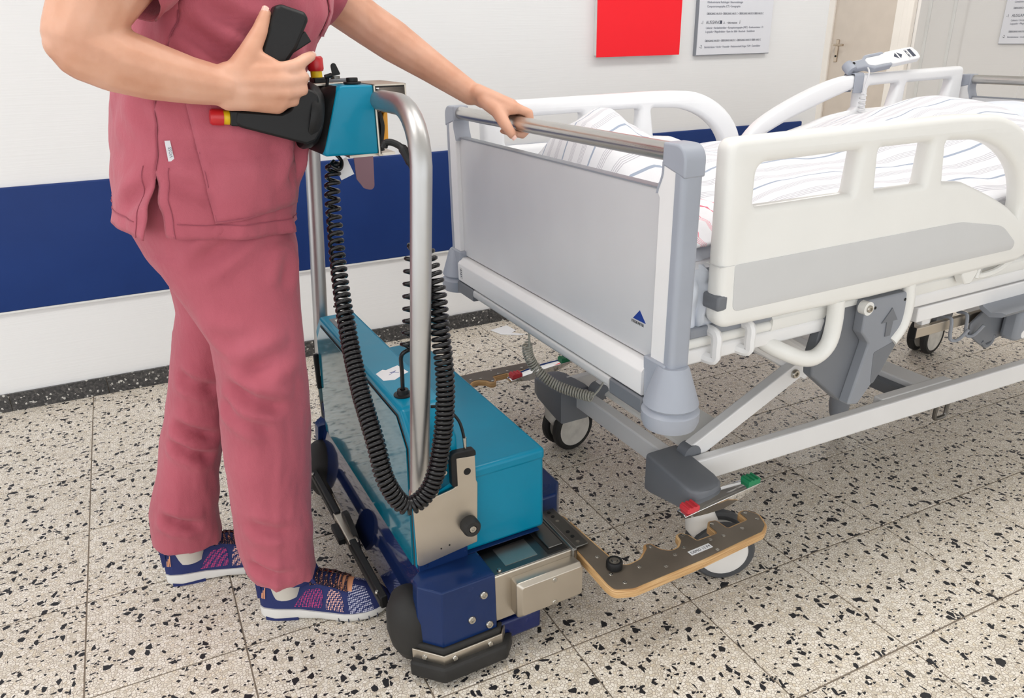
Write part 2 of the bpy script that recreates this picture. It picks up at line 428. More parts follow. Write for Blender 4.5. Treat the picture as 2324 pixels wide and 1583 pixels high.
def spline(pts, n=8):
    """Catmull-Rom through points"""
    P = [Vector(p) for p in pts]; out = []
    for i in range(len(P)-1):
        p0 = P[max(i-1, 0)]; p1 = P[i]; p2 = P[i+1]; p3 = P[min(i+2, len(P)-1)]
        for k in range(n):
            t = k/n
            out.append(0.5*((2*p1)+(-p0+p2)*t+(2*p0-5*p1+4*p2-p3)*t*t+(-p0+3*p1-3*p2+p3)*t**3))
    out.append(P[-1]); return out

def coil_path(pts, R, pitch_fn, steps=10, n=30):
    """helix of radius R around a spline; pitch_fn(u) gives the turn pitch along the path"""
    path = spline(pts, n); tans = [(path[min(i+1, len(path)-1)]-path[max(i-1, 0)]).normalized() for i in range(len(path))]
    L = [0]
    for a, b in zip(path, path[1:]): L.append(L[-1]+(b-a).length)
    nrm = Vector((0, 1, 0)); nrm = (nrm-tans[0]*nrm.dot(tans[0])).normalized(); frames = []
    for t in tans:
        nrm = (nrm-t*nrm.dot(t)).normalized(); frames.append((nrm.copy(), t.cross(nrm)))
    out = []; s = 0; ph = 0; i = 0
    while s < L[-1]:
        while i < len(L)-2 and L[i+1] < s: i += 1
        u = (s-L[i])/max(1e-9, L[i+1]-L[i])
        p = path[i].lerp(path[i+1], u); nn = frames[i][0].lerp(frames[i+1][0], u); bb = frames[i][1].lerp(frames[i+1][1], u)
        Rr = R(s/L[-1]) if callable(R) else R
        out.append(p+nn*math.cos(ph)*Rr+bb*math.sin(ph)*Rr)
        s += pitch_fn(s/L[-1])/steps; ph += 2*PI/steps
    return out

def text(s, size, name, mat, parent, mw, label=None, align='LEFT', sx=1.0):
    cu = bpy.data.curves.new('text', 'FONT'); cu.body = s; cu.size = size; cu.extrude = 0.00015; cu.align_x = align; cu.resolution_u = 2
    o = bpy.data.objects.new('text', cu); COL.objects.link(o)
    dg = bpy.context.evaluated_depsgraph_get(); me = bpy.data.meshes.new_from_object(o.evaluated_get(dg)); bpy.data.objects.remove(o)
    me.transform(mw @ Matrix.Diagonal((sx, 1, 1, 1))); me.materials.clear(); me.name = name
    return finish(name, me, mat, parent, 0, 0, label=label)

def frame_matrix(o, x, y):
    """4x4 with local x,y axes given and origin o"""
    x = Vector(x).normalized(); y = Vector(y); y = (y-x*y.dot(x)).normalized(); z = x.cross(y)
    m = Matrix((x, y, z)).transposed().to_4x4(); m.translation = o; return m

def bolt(name, o, axis, r, parent, mat='bolt', h=0.004, socket=True):
    b = MB(); b.lathe([(0.0001, -0.002), (r, -0.002), (r, h*0.5), (r*0.8, h)] + ([(r*0.42, h), (r*0.4, h*0.3), (0.0001, h*0.3)] if socket else [(0.0001, h)]), o, axis, 16)
    return b.build(name, mat, parent, smooth=40)
# ------------------------------------------------------------------ the room
WY = 2.935; XE = 3.14; XA = 4.23; YA = 3.29; XD = 6.5
def build_room():
    # floor slab (grout under the tiles) with terrazzo beyond the tiled area
    def tp(i, j): return (T*(i+0.0148*j+2.9572), T*(-1.0153*j+9.5342))
    I0, I1, J0, J1 = -8, 13, 0, 9
    b = MB(); b.box(-3.2, 9.0, -3.5, 9.0, -0.12, -0.0022)
    fl = struct(b.build('floor', 'grout', smooth=0))
    g = 0.0016
    a0, a1 = tp(0, 0), tp(1, 1); c = tp(0.5, 0.5)
    h = 0.0020
    q = [(tp(0, 0), (g, -h)), (tp(1, 0), (-g, -h)), (tp(1, 1), (-g, h)), (tp(0, 1), (g, h))]
    top = [(p[0]+d[0]-c[0], p[1]+d[1]-c[1], 0.0) for p, d in q]
    ins = [(x*0.996, y*0.996, 0.0) for x, y, z in top]
    low = [(x, y, -0.0007) for x, y, z in top]; bot = [(x, y, -0.004) for x, y, z in top]
    me = bpy.data.meshes.new('tile')
    fs = [(3, 2, 1, 0)]
    for a in (0, 4):
        for k in range(4): fs.append((a+k, a+(k+1) % 4, a+4+(k+1) % 4, a+4+k))
    me.from_pydata(ins+low+bot, [], fs); me.materials.append(M['terrazzo'])
    bm = bmesh.new(); bm.from_mesh(me); bmesh.ops.recalc_face_normals(bm, faces=bm.faces); bm.to_mesh(me); bm.free()
    for j in range(J0, J1):
        for i in range(I0, I1):
            o = bpy.data.objects.new('tile', me); COL.objects.link(o); o.parent = fl
            x, y = tp(i+0.5, j+0.5); o.location = (x, y, -random.random()*0.0004)
    # terrazzo past the tiles, where single tiles can no longer be told apart
    b = MB()
    xl, yt = tp(I0, 0)[0], 2.955
    xr = tp(I1, 0)[0]; yb = tp(0, J1)[1]
    b.box(xr, 9.0, -3.5, 9.0, -0.003, 0.0); b.box(XE, xr, yt, 9.0, -0.003, 0.0); b.box(-3.2, xr, -3.5, yb, -0.003, 0.0)
    o = b.build('terrazzo_field', 'terrazzo', fl, smooth=0); o['kind'] = 'stuff'
    # left wall with the external corner
    b = MB(); b.box(-3.2, XE, WY+0.012, WY+0.25, 0, 2.85)
    b.box(XE-0.25, XE, WY+0.25, 9.0, 0, 2.85)
    struct(b.build('wall_left', 'wall', smooth=0))
    b = MB(); b.box(XA, XA+0.2, -3.5, YA, 0, 2.85); b.box(XA+0.2, XD, YA-0.2, YA, 0, 2.85)
    b.box(XA-0.012, XA, 2.62, 2.98, 0, 2.85)
    struct(b.build('wall_front', 'wall_far', smooth=0))
    b = MB(); b.box(XD, XD+0.2, 3.0, 5.26, 0, 2.85); b.box(XD, XD+0.2, 6.02, 9.0, 0, 2.85); b.box(XD, XD+0.2, 5.26, 6.02, 2.05, 2.85)
    struct(b.build('wall_back', 'wall_far', smooth=0))
    b = MB(); b.box(-3.2, 9, -3.5, 9, 2.85, 2.95); struct(b.build('ceiling', 'ceiling', smooth=0))
    # terrazzo skirting tiles
    b = MB(); b.box(-3.2, XE-0.001, WY+0.006, WY+0.0125, 0.0, 0.063)
    sk = struct(b.build('baseboard_left', 'grout', smooth=0))
    me = None; x = -0.269-0.3096*9
    while x < XE-0.02:
        x1 = min(x+0.3096, XE)
        if me is None or x1 == XE:
            b = MB(); b.box(0.0012, x1-x-0.0012, WY, WY+0.010, 0.0005, 0.0655)
            o = b.build('skirting_tile', 'skirting', sk, bevel=0.0012, smooth=0, seg=1)
            if x1 != XE: me = o.data
        else:
            o = bpy.data.objects.new('skirting_tile', me); COL.objects.link(o); o.parent = sk
        o.location.x = x; x += 0.3096
    # blue impact guard band
    b = MB(); b.prism(rpoly([(WY+0.013, 0.363), (WY, 0.363, .003), (WY, 0.775, .006), (WY+0.013, 0.775)], 3), 'x', -3.2, 3.041)
    tr = struct(b.build('trim_1', 'band', smooth=30))
    b = MB(); b.box(-3.2, 3.041, WY-0.0005, WY+0.013, 0.3565, 0.363); b.build('edge_strip', 'sign_edge', tr, smooth=0)
    # corner casing strips of the far wall
    for k, (x, y) in enumerate(((XA-0.004, 3.215), (XA-0.004, 3.06))):
        b = MB(); b.box(x, XA, y, y+0.02, 0, 2.85); struct(b.build('trim_%d' % (k+2), 'sign_edge', smooth=0, bevel=0.002))
    # door
    b = MB(); b.box(XD-0.01, XD+0.03, 5.285, 6.0, 0.0, 2.03)
    d = struct(b.build('door_1', 'door', bevel=0.002, smooth=0))
    b = MB()
    for y0, y1 in ((6.0, 6.09), (5.20, 5.285)): b.box(XD-0.03, XD, y0, y1, 0, 2.09)
    b.box(XD-0.03, XD, 5.20, 6.09, 2.03, 2.09)
    b.build('door_frame', 'door_frame', d, bevel=0.006, smooth=0)
    b = MB(); b.box(XD-0.055, XD-0.004, 5.085, 5.14, 0, 2.2); b.box(XD-0.035, XD-0.001, 5.14, 5.2, 0, 2.2)
    b.build('casing', 'door_frame', d, bevel=0.006, smooth=0)
    b = MB(); b.box(XD-0.02, XD-0.01, 5.9, 5.938, 0.90, 1.11); b.build('handle_plate', 'handle', d, bevel=0.004)
    b = MB(); b.tube(spline([(XD-0.012, 5.92, 1.06), (XD-0.06, 5.92, 1.06), (XD-0.068, 5.91, 1.06), (XD-0.068, 5.80, 1.06)], 4), 0.010, 10); b.build('door_handle', 'handle', d)
    b = MB(); b.cyl((XD-0.0205, 5.919, 0.955), (XD-0.024, 5.919, 0.955), 0.010, 12); b.build('keyhole', 'hole', d)
    # ceiling lights
    for k, (x, y, e) in enumerate(LAMPS):
        t = thing('ceiling_light', 'white rectangular ceiling light panel ' + ['above the standing nurse', 'above the foot of the bed', 'above the head of the bed', 'in front of the beige door'][k], 'light', (x, y, 2.80))
        b = MB(); b.box(-0.62, 0.62, -0.32, 0.32, 0, 0.05); b.build('housing', 'paint_white', t, bevel=0.004)
        b = MB(); b.box(-0.58, 0.58, -0.28, 0.28, -0.006, 0.0); b.build('diffuser', 'lamp_diffuser', t)
        ld = bpy.data.lights.new('lamp', 'AREA'); ld.shape = 'RECTANGLE'; ld.size = 1.16; ld.size_y = 0.56; ld.energy = e; ld.color = (1, 0.98, 0.955)
        lo = bpy.data.objects.new('lamp', ld); COL.objects.link(lo); lo.parent = t; lo.location = (0, 0, -0.012)
build_room()

def build_signs():
    # red board on a white backing
    t = thing('wall_board', 'plain red rectangular board with a white edge on the white wall', 'sign', (1.80, WY, 1.11))
    b = MB(); b.box(0.008, 0.425, -0.022, 0.0125, 0.006, 0.62); b.build('backing', 'sign_edge', t, bevel=0.001)
    b = MB(); b.box(0.0, 0.428, -0.026, -0.022, 0.0, 0.62); b.build('red_face', 'sign_red', t, smooth=0)
    L = ['Chirurgie • Unfallchirurgie • Orthopädie', 'Mund-Kiefer-Gesichtschirurgie', 'Kardiologie  •  Angiologie  •  Internistische Notfallmedizin', None,
         'Ernährungsberatung • Echo • EKG • Lungenfunktion', 'Spezialambulanz', None, 'Anmeldung Radiologie • Neuroradiologie',
         'Kliniksekretariat Radiologie • Neuroradiologie', 'Computertomographie (CT) • Sonographie']
    def directory(label, o, x, nrm):
        t = thing('directory_sign', label, 'sign', o)
        W_, H_ = 0.43, 0.62
        xv = Vector(x); nv = Vector(nrm)
        R = Matrix((xv, -nv, Vector((0, 0, 1)))).transposed().to_4x4()
        def bx_(n, m, x0, x1, y0, y1, z0, z1, bev=0.0):
            b = MB(); b.box(x0, x1, y0, y1, z0, z1); b.v = [R @ Vector(v) for v in b.v]; return b.build(n, m, t, bevel=bev, smooth=0)
        bx_('backing', 'grey_mid', 0.0, W_, -0.009, 0.012, -0.003, H_)
        bx_('face', 'sign_white', 0.002, W_-0.002, -0.011, -0.009, 0.0, H_-0.004)
        def ln(s, xx, z, size, mat, sx=0.86):
            mw = R @ Matrix.Translation((xx, -0.0116, z)) @ Matrix.Rotation(PI/2, 4, 'X')
            text(s, size, 'lettering', mat, t, mw, sx=sx)
        ln('-2', 0.016, 0.028, 0.020, 'ink_dark'); ln('Betriebsräume • Archiv • Poststelle • Medizintechnik Dräger TGM • Zentrallabor', 0.044, 0.028, 0.0125, 'ink', 0.80)
        hs = 'ÜBERGANG HAUS B • ÜBERGANG HAUS C • ÜBERGANG HAUS D ÜBER HAUS C'
        ln(hs, 0.044, 0.054, 0.0125, 'ink_dark', 0.74)
        ln('Logopädie • Pflegedirektion • Raum der Stille • Betschule • Sozialdienst', 0.044, 0.092, 0.0125, 'ink', 0.80)
        ln('Cafeteria • Herzkatheterlabor • Kernspintomographie (MRT) • Konferenzräume 1-3 •', 0.044, 0.108, 0.0125, 'ink', 0.78)
        ln('-1', 0.016, 0.128, 0.020, 'ink_dark'); ln('AUSGANG', 0.044, 0.128, 0.020, 'ink_dark'); ln('-3-   • Information', 0.140, 0.128, 0.013, 'ink_dark'); ln('i', 0.235, 0.127, 0.024, 'ink_black')
        bx_('exit_symbol', 'ink_dark', 0.124, 0.134, -0.0118, -0.011, 0.128, 0.142)
        ln(hs, 0.044, 0.166, 0.0125, 'ink_dark', 0.74)
        z = 0.196
        for s in L[::-1]:
            if s: ln(s, 0.044, z, 0.0128, 'ink', 0.84)
            z += 0.017
        return t
    directory('silver wall directory listing departments, right of the red board', (2.333, WY, 1.105), (1, 0, 0), (0, -1, 0))
    directory('silver wall directory at the right edge, above the bed head', (XA-0.013, 2.768, 1.115), (0, -1, 0), (-1, 0, 0))
build_signs()

def build_scraps():
    b = MB(); z = 0.0012
    pts = [(0, 0), (.09, .02), (.10, -.055), (.07, -.075), (.12, -.12), (.085, -.115), (.02, -.07)]
    b.prism(pts, 'z', 0, 0.0006)
    o = b.build('paper_scrap', 'paper', smooth=0); o.location = (1.245, 2.85, z)
    tag(o, 'torn white scrap of paper on the floor by the skirting', 'paper')
build_scraps()
# ------------------------------------------------------------------ hospital bed (local frame: x towards the head, y towards the wall)
BED = ((0.799, 1.504, 0), math.radians(1.67))
def build_bed():
    B = thing('hospital_bed', 'white hospital bed with silver foot board and folding side rails, raised on castors', 'bed', BED[0], BED[1])
    # ---- foot board
    def board(x, s, zt, zb, head=False):
        nm = 'head_board' if head else 'foot_board'
        dz = zt-1.0285
        b = MB(); b.box(x-0.009, x+0.009, -0.445, 0.452, zb, 0.948+dz)
        P = b.build(nm, 'panel_silver', B, bevel=0.002, smooth=0)
        b = MB(); b.box(x-0.011, x+0.011, -0.437, 0.452, 0.948+dz, 0.951+dz); b.build('edge_strip', 'grey_mid', P, smooth=0)
        b = MB(); b.tube([(x, -0.478, 1.012+dz), (x, 0.478, 1.012+dz)], 0.0165, 20, False); b.build('push_bar', 'steel_y', P)
        for sy in (-1, 1):
            arcp = [(0.434+0.013*math.sin(k/8*PI/2)**1.6, 0.944+dz+0.040*k/8) for k in range(9)]
            pf = [(0.440, 0.632 if not head else zb), (0.440, 0.936+dz)]+arcp+[(0.4475, 1.0+dz), (0.483, 1.0+dz), (0.483, 0.632 if not head else zb)]
            b = MB(); b.prism([(sy*a, c) for a, c in pf], 'x', x-0.021, x+0.021); b.build('post', 'paint_white', P, bevel=0.002, smooth=20)
            b = MB()   # grey outer edge profile running up and over the bar end
            pr = rpoly([(x-0.022, 0, .0), (x-0.022, 0.022, .017), (x+0.022, 0.022, .017), (x+0.022, 0, .0)], 5)
            b.prism([(a, sy*(0.481+c)) for a, c in pr], 'z', 0.634 if not head else zb, 0.99+dz); b.build('edge_profile', 'grey_blue', P, smooth=30)
            b = MB()
            out = rpoly([(0.444, 0.992, .0), (0.444, 1.0305, .004), (0.5045, 1.0305, .032), (0.5045, 0.976, .0)], 6)
            b.prism([(sy*a, c+dz) for a, c in out], 'x', x-0.0225, x+0.0225); b.build('end_cap', 'grey_blue', P, bevel=0.012, smooth=60, seg=3)
            g = [(0.4305, 0.943+dz)]+[(a-0.0015, c) for a, c in arcp]+[(0.4455, 0.998+dz)]
            th = [(a+0.004, c) for a, c in g]
            b = MB(); b.prism([(sy*a, c) for a, c in g+th[::-1]], 'x', x-0.0225, x+0.0225); b.build('grip_gusset', 'grey_blue', P, smooth=50)
        return P
    FB = board(0.0, 1, 1.0285, 0.625)
    # logo on the foot board: blue triangle over lettering (seen from the foot end)
    mw = Matrix(((0, 0, -1, -0.0096), (-1, 0, 0, 0), (0, 1, 0, 0), (0, 0, 0, 1)))
    b = MB(); b.prism([(-0.406, 0.690), (-0.366, 0.690), (-0.386, 0.711)], 'x', -0.0098, -0.0088); b.build('logo_triangle', 'logo_blue', FB, smooth=0)
    text('STIEGELMEYER', 0.0078, 'logo_lettering', 'ink_black', FB, Matrix.Translation((0, -0.3610, 0.6815)) @ mw, sx=0.78)
    HB = board(2.175, 1, 1.0285, 0.60, True)
    # ---- bumper cones and discs
    for x, sy in ((-0.004, -1), (-0.004, 1), (2.18, -1), (2.18, 1)):
        b = MB(); b.lathe([(0.0001, 0.634), (0.027, 0.634), (0.031, 0.628), (0.050, 0.567), (0.052, 0.560), (0.046, 0.553), (0.0001, 0.553)], (x, sy*0.487, 0), (0, 0, 1), 28)
        P = b.build('corner_bumper', 'grey_blue', B, smooth=35)
        b = MB(); b.lathe([(0.0001, 0.553), (0.046, 0.553), (0.0545, 0.545), (0.0545, 0.527), (0.050, 0.514), (0.0001, 0.512)], (x, sy*0.487, 0), (0, 0, 1), 28)
        b.build('bumper_disc', 'grey_blue', P, smooth=35)
        b = MB(); b.prism(rpoly([(sy*0.434, .553, .003), (sy*0.49, .553, .003), (sy*0.49, .638, .003), (sy*0.427, .638, .003)], 3), 'x', x-0.024, x+0.030); b.build('corner_bracket', 'grey_blue', P, bevel=0.003)
        b = MB(); b.box(x-0.032, x+0.02, min(sy*0.44, sy*0.33), max(sy*0.44, sy*0.33), 0.520, 0.5535); b.build('hand_stop', 'grey_dark', P, bevel=0.004)
    for x in (-0.006, 2.18):
        b = MB(); b.prism(rpoly([(x-0.028, .556, .004), (x-0.028, .606, .006), (x-0.014, .622, .006), (x+0.03, .622, .003), (x+0.03, .556, .003)], 4), 'y', -0.433, 0.433); b.build('end_beam', 'paint_white', B, smooth=30)
        b = MB(); b.prism(rpoly([(x-0.030, .5535, .006), (x-0.031, .532, .010), (x+0.012, .524, .010), (x+0.02, .5535, .004)], 4), 'y', -0.33, 0.33); b.build('lower_rail', 'inlay_grey', B, smooth=40)
    b = MB(); b.box(-0.0348, -0.034, 0.405, 0.420, 0.566, 0.598); st = b.build('sticker', 'inlay_grey', B, smooth=0)
    b = MB()
    for k in range(4): b.box(-0.0351, -0.0347, 0.407, 0.418 if k % 2 else 0.414, 0.572+0.006*k, 0.5745+0.006*k)
    b.build('print', 'ink_dark', st, smooth=0)
    # ---- side rails
    arch = [(0.765+0.215*math.sin(a)+0.05*math.sin(a)**2, 0.80+0.232*math.cos(a)**0.9) for a in [k*PI/2/12 for k in range(0, 13)]]
    outer = rpoly([(0.080, 0.690, .03), (0.074, 1.033, .022), (0.66, 1.036), (0.72, 1.0345)]+arch[1:]+[(1.040, 0.70, .03), (0.99, 0.686), (0.5, 0.682)], 6)
    in_arch = [(0.716+0.195*math.sin(a)+0.045*math.sin(a)**2, 0.80+0.184*math.cos(a)**0.9) for a in [k*PI/2/12 for k in range(0, 12)]]
    lobe = [(0.975-0.225*math.sin(a)-0.02, 0.80+0.098*math.sin(a)**0.8) for a in [k*PI/2/8 for k in range(0, 9)]]
    h1 = rpoly([(0.142, 0.911, .012), (0.142, 0.987, .02), (0.398, 0.989, .008), (0.392, 0.909, .006)], 5)
    h2 = rpoly([(0.456, 0.906, .006), (0.448, 0.989, .008), (0.602, 0.989, .008), (0.600, 0.905, .006)], 5)
    h3 = rpoly([(0.660, 0.903, .006), (0.645, 0.988, .008)]+in_arch+lobe[:-1], 4)
    inlay = rpoly([(0.112, 0.722, .014), (0.108, 0.812, .006), (0.745, 0.812, .25), (0.90, 0.785, .1), (0.985, 0.722, .012)], 6)
    def side_rail(y, sy, mat, flip=False, x0=0.0, bez=0.014):
        fx = (lambda P: [(x0+(2.22-x if flip else x), z) for x, z in P])
        o = curve_plate(fx(outer), [fx(h) for h in (h1, h2, h3)], 0.042, bez, 'side_rail', mat, B, 'xz', y)
        yo = y-sy*0.0
        k = curve_plate(fx(inlay), [], 0.003, 0.001, 'inlay_panel', 'inlay_grey', o, 'xz', y+sy*0.0212)
        b = MB(); b.box(*sorted(fx([(0.0755, 0), (0.100, 0)])[i][0] for i in (0, 1)), y-0.0218, y+0.0218, 0.727, 0.757); b.build('grey_clip', 'grey_dark', o, bevel=0.005)
        b = MB(); xs = sorted(fx([(0.0745, 0), (0.109, 0)])[i][0] for i in (0, 1)); b.box(xs[0], xs[1], y-0.0214, y+0.0214, 0.8110, 0.8118); b.build('seam', 'inlay_grey', o, smooth=0)
        # release handle under the rail
        hp = [(0.80, 0.688), (0.825, 0.655), (0.845, 0.655), (0.87, 0.690)]
        b = MB(); b.prism(rpoly([(p[0], p[1], .008) for p in fx(hp)], 4), 'y', y-0.012, y+0.012); b.build('release_tab', mat, o, bevel=0.003)
        b = MB(); b.tube(spline([(fx([q])[0][0], y, fx([q])[0][1]) for q in ((0.875, 0.662), (0.885, 0.690), (0.885, 0.665), (0.95, 0.667), (1.01, 0.690))], 5), 0.008, 10); b.build('release_handle', mat, o)
        return o
    near = side_rail(-0.482, -1, 'rail_white')
    side_rail(0.482, 1, 'rail_far')
    # raised thicker handrail bead along the top of the near rail
    # long head-end rails (mirrored shape with the long sloping arch)
    so = [(1.035, 0.715)]+[(1.035+0.0, 0.86)]+[(p.x, p.y) for p in spline([(1.035, 0.86, 0), (1.10, 0.918, 0), (1.217, 0.972, 0), (1.355, 1.018, 0), (1.474, 1.045, 0), (1.57, 1.052, 0)], 5)][1:]
    outer_h = rpoly(so+[(2.13, 1.061, .018), (2.150, 0.69, .03), (1.10, 0.685, .04)], 6)
    win0 = [(p.x, p.y) for p in spline([(1.11, 0.868, 0), (1.226, 0.914, 0), (1.366, 0.958, 0), (1.521, 1.002, 0)], 5)]+[(1.560, 0.995), (1.562, 0.94)]+[(p.x, p.y) for p in spline([(1.545, 0.928, 0), (1.44, 0.916, 0), (1.334, 0.892, 0), (1.20, 0.866, 0)], 4)]
    win1 = rpoly([(1.607, 0.931, .008), (1.602, 1.010, .012), (1.766, 1.016, .012), (1.744, 0.931, .008)], 4)
    win2 = rpoly([(1.802, 0.931, .008), (1.806, 1.014, .012), (2.068, 1.018, .014), (2.050, 0.931, .012)], 4)
    for y, mat in ((0.482, 'rail_far'), (-0.482, 'rail_white')):
        o = curve_plate(outer_h, [win0, win1, win2], 0.042, 0.012, 'side_rail', mat, B, 'xz', y)
        curve_plate(rpoly([(1.2, 0.72, .01), (1.45, 0.82, .2), (2.10, 0.82, .01), (2.10, 0.72, .01)], 5), [], 0.003, 0.001, 'inlay_panel', 'inlay_grey', o, 'xz', y+(0.0212 if y > 0 else -0.0212))
    # ---- lying surface frame
    for y in (-0.452, 0.452):
        s = -1 if y < 0 else 1
        b = MB(); b.prism(rpoly([(y-0.013, .612, .006), (y+0.013, .612, .006), (y+0.013, .642, .006), (y-0.013, .642, .006)], 3), 'x', 0.03, 2.15); b.build('side_beam', 'paint_white', B, smooth=30)
        b = MB(); b.prism(rpoly([(y-0.010*s, .640, .004), (y+0.012*s, .640, .006), (y+0.016*s, .672, .01), (y-0.01*s, .672, .004)], 3), 'x', 0.26, 2.10); b.build('platform_edge', 'rail_white', B, smooth=30)
        b = MB(); b.box(0.05, 0.26, y-0.012, y+0.012, 0.664, 0.684); b.build('mattress_guard', 'grey_mid', B, bevel=0.004)
        b = MB(); b.tube([(0.05, y, 0.653), (0.36, y, 0.650)], 0.012, 12); b.build('platform_tube', 'rail_white', B)
        for x in (0.10, 0.185):
            b = MB(); b.tube(spline([(x, y, 0.674), (x, y+s*0.028, 0.672), (x, y+s*0.031, 0.645), (x, y+s*0.028, 0.622), (x-0.012, y+s*0.006, 0.624)], 4), 0.009, 8, flat=1.3); b.build('strap_hook', 'paint_white', B)
        b = MB(); b.box(0.72, 2.05, y-0.012, y+0.012, 0.572, 0.608); b.build('lower_beam', 'paint_white', B, bevel=0.003)
    b = MB()
    b.box(0.05, 2.12, -0.44, 0.44, 0.646, 0.660)
    b.build('platform', 'inlay_grey', B, bevel=0.004, smooth=0)
    # ---- rail lowering arms and arrow fairing (both sides)
    for s in (-1, 1):
        for dx in (0.0, 1.06):
            y = s*0.487
            b = MB(); path = spline([(0.41+dx, y, 0.69), (0.413+dx, y, 0.640), (0.405+dx, y, 0.595), (0.375+dx, y, 0.572), (0.335+dx, y, 0.575), (0.292+dx, y*0.98, 0.594), (0.262+dx, y*0.93, 0.612), (0.245+dx, y*0.88, 0.632)], 5)
            b.tube(path, 0.017, 12, flat=1.0); b.build('rail_arm', 'rail_white', B, smooth=50)
            b = MB(); path = spline([(0.632+dx, y, 0.69), (0.640+dx, y, 0.640), (0.634+dx, y, 0.592), (0.606+dx, y, 0.560)], 5)
            b.tube(path, 0.014, 12, flat=1.0); b.build('rail_arm', 'rail_white', B, smooth=50)
            if dx: continue
            b = MB(); yy = s*0.478
            b.prism(rpoly([(0.500, .672, .012), (0.635, .672, .012), (0.635, .592, .01), (0.590, .500, .01), (0.525, .425, .008), (0.492, .430, .006), (0.510, .500, .01), (0.528, .570, .01), (0.500, .60, .01)], 4), 'y', yy-0.014, yy+0.014)
            F = b.build('arrow_fairing', 'grey_mid', B, bevel=0.004, smooth=40)
            b = MB(); b.prism(rpoly([(0.415, .666, .02), (0.512, .669, .01), (0.54, .59, .01), (0.525, .52, .02), (0.50, .425, .006), (0.395, .512, .01), (0.39, .56, .02)], 4), 'y', s*0.452-0.014, s*0.452+0.012)
            b.build('fairing_side', 'grey_dark', F, bevel=0.004, smooth=40)
            b = MB(); b.prism([(0.574, .578), (0.590, .578), (0.592, .612), (0.606, .612), (0.583, .643), (0.556, .612), (0.572, .612)], 'y', yy+s*0.0135, yy+s*0.0165); b.build('arrow_emblem', 'grey_dark', F, smooth=0)
            b = MB(); b.prism(rpoly([(0.548, .545, .006), (0.624, .563, .006), (0.587, .50, .006), (0.556, .458, .006)], 3), 'y', yy+s*0.012, yy+s*0.0146); b.build('recess_panel', 'grey_dark', F, smooth=0)
            for px, pz in ((0.528, .652), (0.622, .655)):
                b = MB(); b.cyl((px, yy+s*0.013, pz), (px, yy+s*0.0146, pz), 0.0035, 10); b.build('screw_hole', 'hole', F)
            bolt('bolt', (0.505, yy+s*0.018, .655), (0, s, 0), 0.008, F)
            b = MB(); b.cyl((0.505, yy, .655), (0.505, yy+s*0.017, .655), 0.015, 20); b.build('pivot_boss', 'rail_white', F)
    # ---- chassis
    ZB = 0.280
    def beam(name, a, c, w, h, mat='paint_white', parent=None, bev=0.004):
        a, c = Vector(a), Vector(c); d = (c-a).normalized(); sd = d.cross(Vector((0, 0, 1))).normalized(); up = sd.cross(d)
        b = MB(); b.loft([[p+sd*w/2*i+up*h/2*j for i, j in ((-1, -1), (1, -1), (1, 1), (-1, 1))] for p in (a, c)])
        return b.build(name, mat, parent or B, bevel=bev, smooth=0)
    for xa in (0.196, 1.86):
        beam('cross_beam', (xa, -0.27 if xa < 1 else -0.40, ZB-0.027), (xa, 0.16 if xa < 1 else 0.27, ZB-0.027), 0.034, 0.052)
    beam('long_beam', (0.222, -0.3145, ZB-0.030), (1.86, -0.365, ZB-0.030), 0.027, 0.060)
    beam('long_beam', (0.200, 0.215, ZB-0.030), (1.86, 0.265, ZB-0.030), 0.027, 0.060)
    beam('middle_beam', (1.06, -0.33, ZB-0.022), (1.06, 0.24, ZB-0.022), 0.075, 0.042)
    beam('inner_beam', (0.86, -0.308, ZB-0.014), (1.14, -0.316, ZB-0.014), 0.03, 0.030)
    # scissor lift arms with pivot caps and the plate between them
    for s, y in ((-1, -0.285), (1, 0.10)):
        for x0, x1 in ((0.235, 0.572), (1.82, 1.48)):
            A = beam('lift_arm', (x0, y, 0.283), (x1, y+0.0, 0.436), 0.028, 0.046, bev=0.003)
            d = 1 if x1 > x0 else -1
            b = MB(); b.cyl((x0-0.004*d, y-0.0155, 0.281), (x0-0.004*d, y+0.0155, 0.281), 0.0245, 20); b.build('pivot_cap', 'grey_dark', A)
            bolt('bolt', (x1-0.036*d, y+s*0.014, 0.422), (0, s, 0), 0.012, A, h=0.008)
            beam('lift_link', (x1+0.06*d, y-s*0.02, 0.405), (x1-0.16*d, y-s*0.02, 0.545), 0.02, 0.075, bev=0.01)
            beam('lift_link', (x1-0.10*d, y-s*0.024, 0.52), (x1-0.10*d, y-s*0.024, 0.62), 0.02, 0.09, bev=0.01)
            for bx_, bz in ((x1-0.08*d, .495), (x1-0.13*d, .512)):
                bolt('bolt', (bx_, y-s*0.02+s*0.011, bz), (0, s, 0), 0.009, A, h=0.007)
    for x0, x1 in ((0.245, 0.345), (1.81, 1.71)):
        b = MB(); d = 1 if x1 > x0 else -1
        b.loft([[(x0, y, 0.277) for y in (-0.272, 0.088)]+[(x0-0.004*d, y, 0.271) for y in (0.088, -0.272)], [(x1, y, 0.322) for y in (-0.272, 0.088)]+[(x1+0.004*d, y, 0.316) for y in (0.088, -0.272)]])
        b.build('lift_plate', 'rail_white', B, smooth=0)
    # motor tube and crank between base and platform
    b = MB(); b.tube([(0.55, -0.06, 0.45), (0.95, -0.06, 0.57)], 0.028, 16); b.build('lift_motor', 'grey_dark', B)
    b = MB(); b.box(0.545, 0.58, -0.29, 0.11, 0.420, 0.450); b.build('lift_shaft', 'paint_white', B, bevel=0.004)
    for x in (0.58, 1.48):
        b = MB(); b.box(x, x+0.04, -0.44, 0.44, 0.606, 0.645); b.build('sub_frame', 'paint_white', B, bevel=0.004)
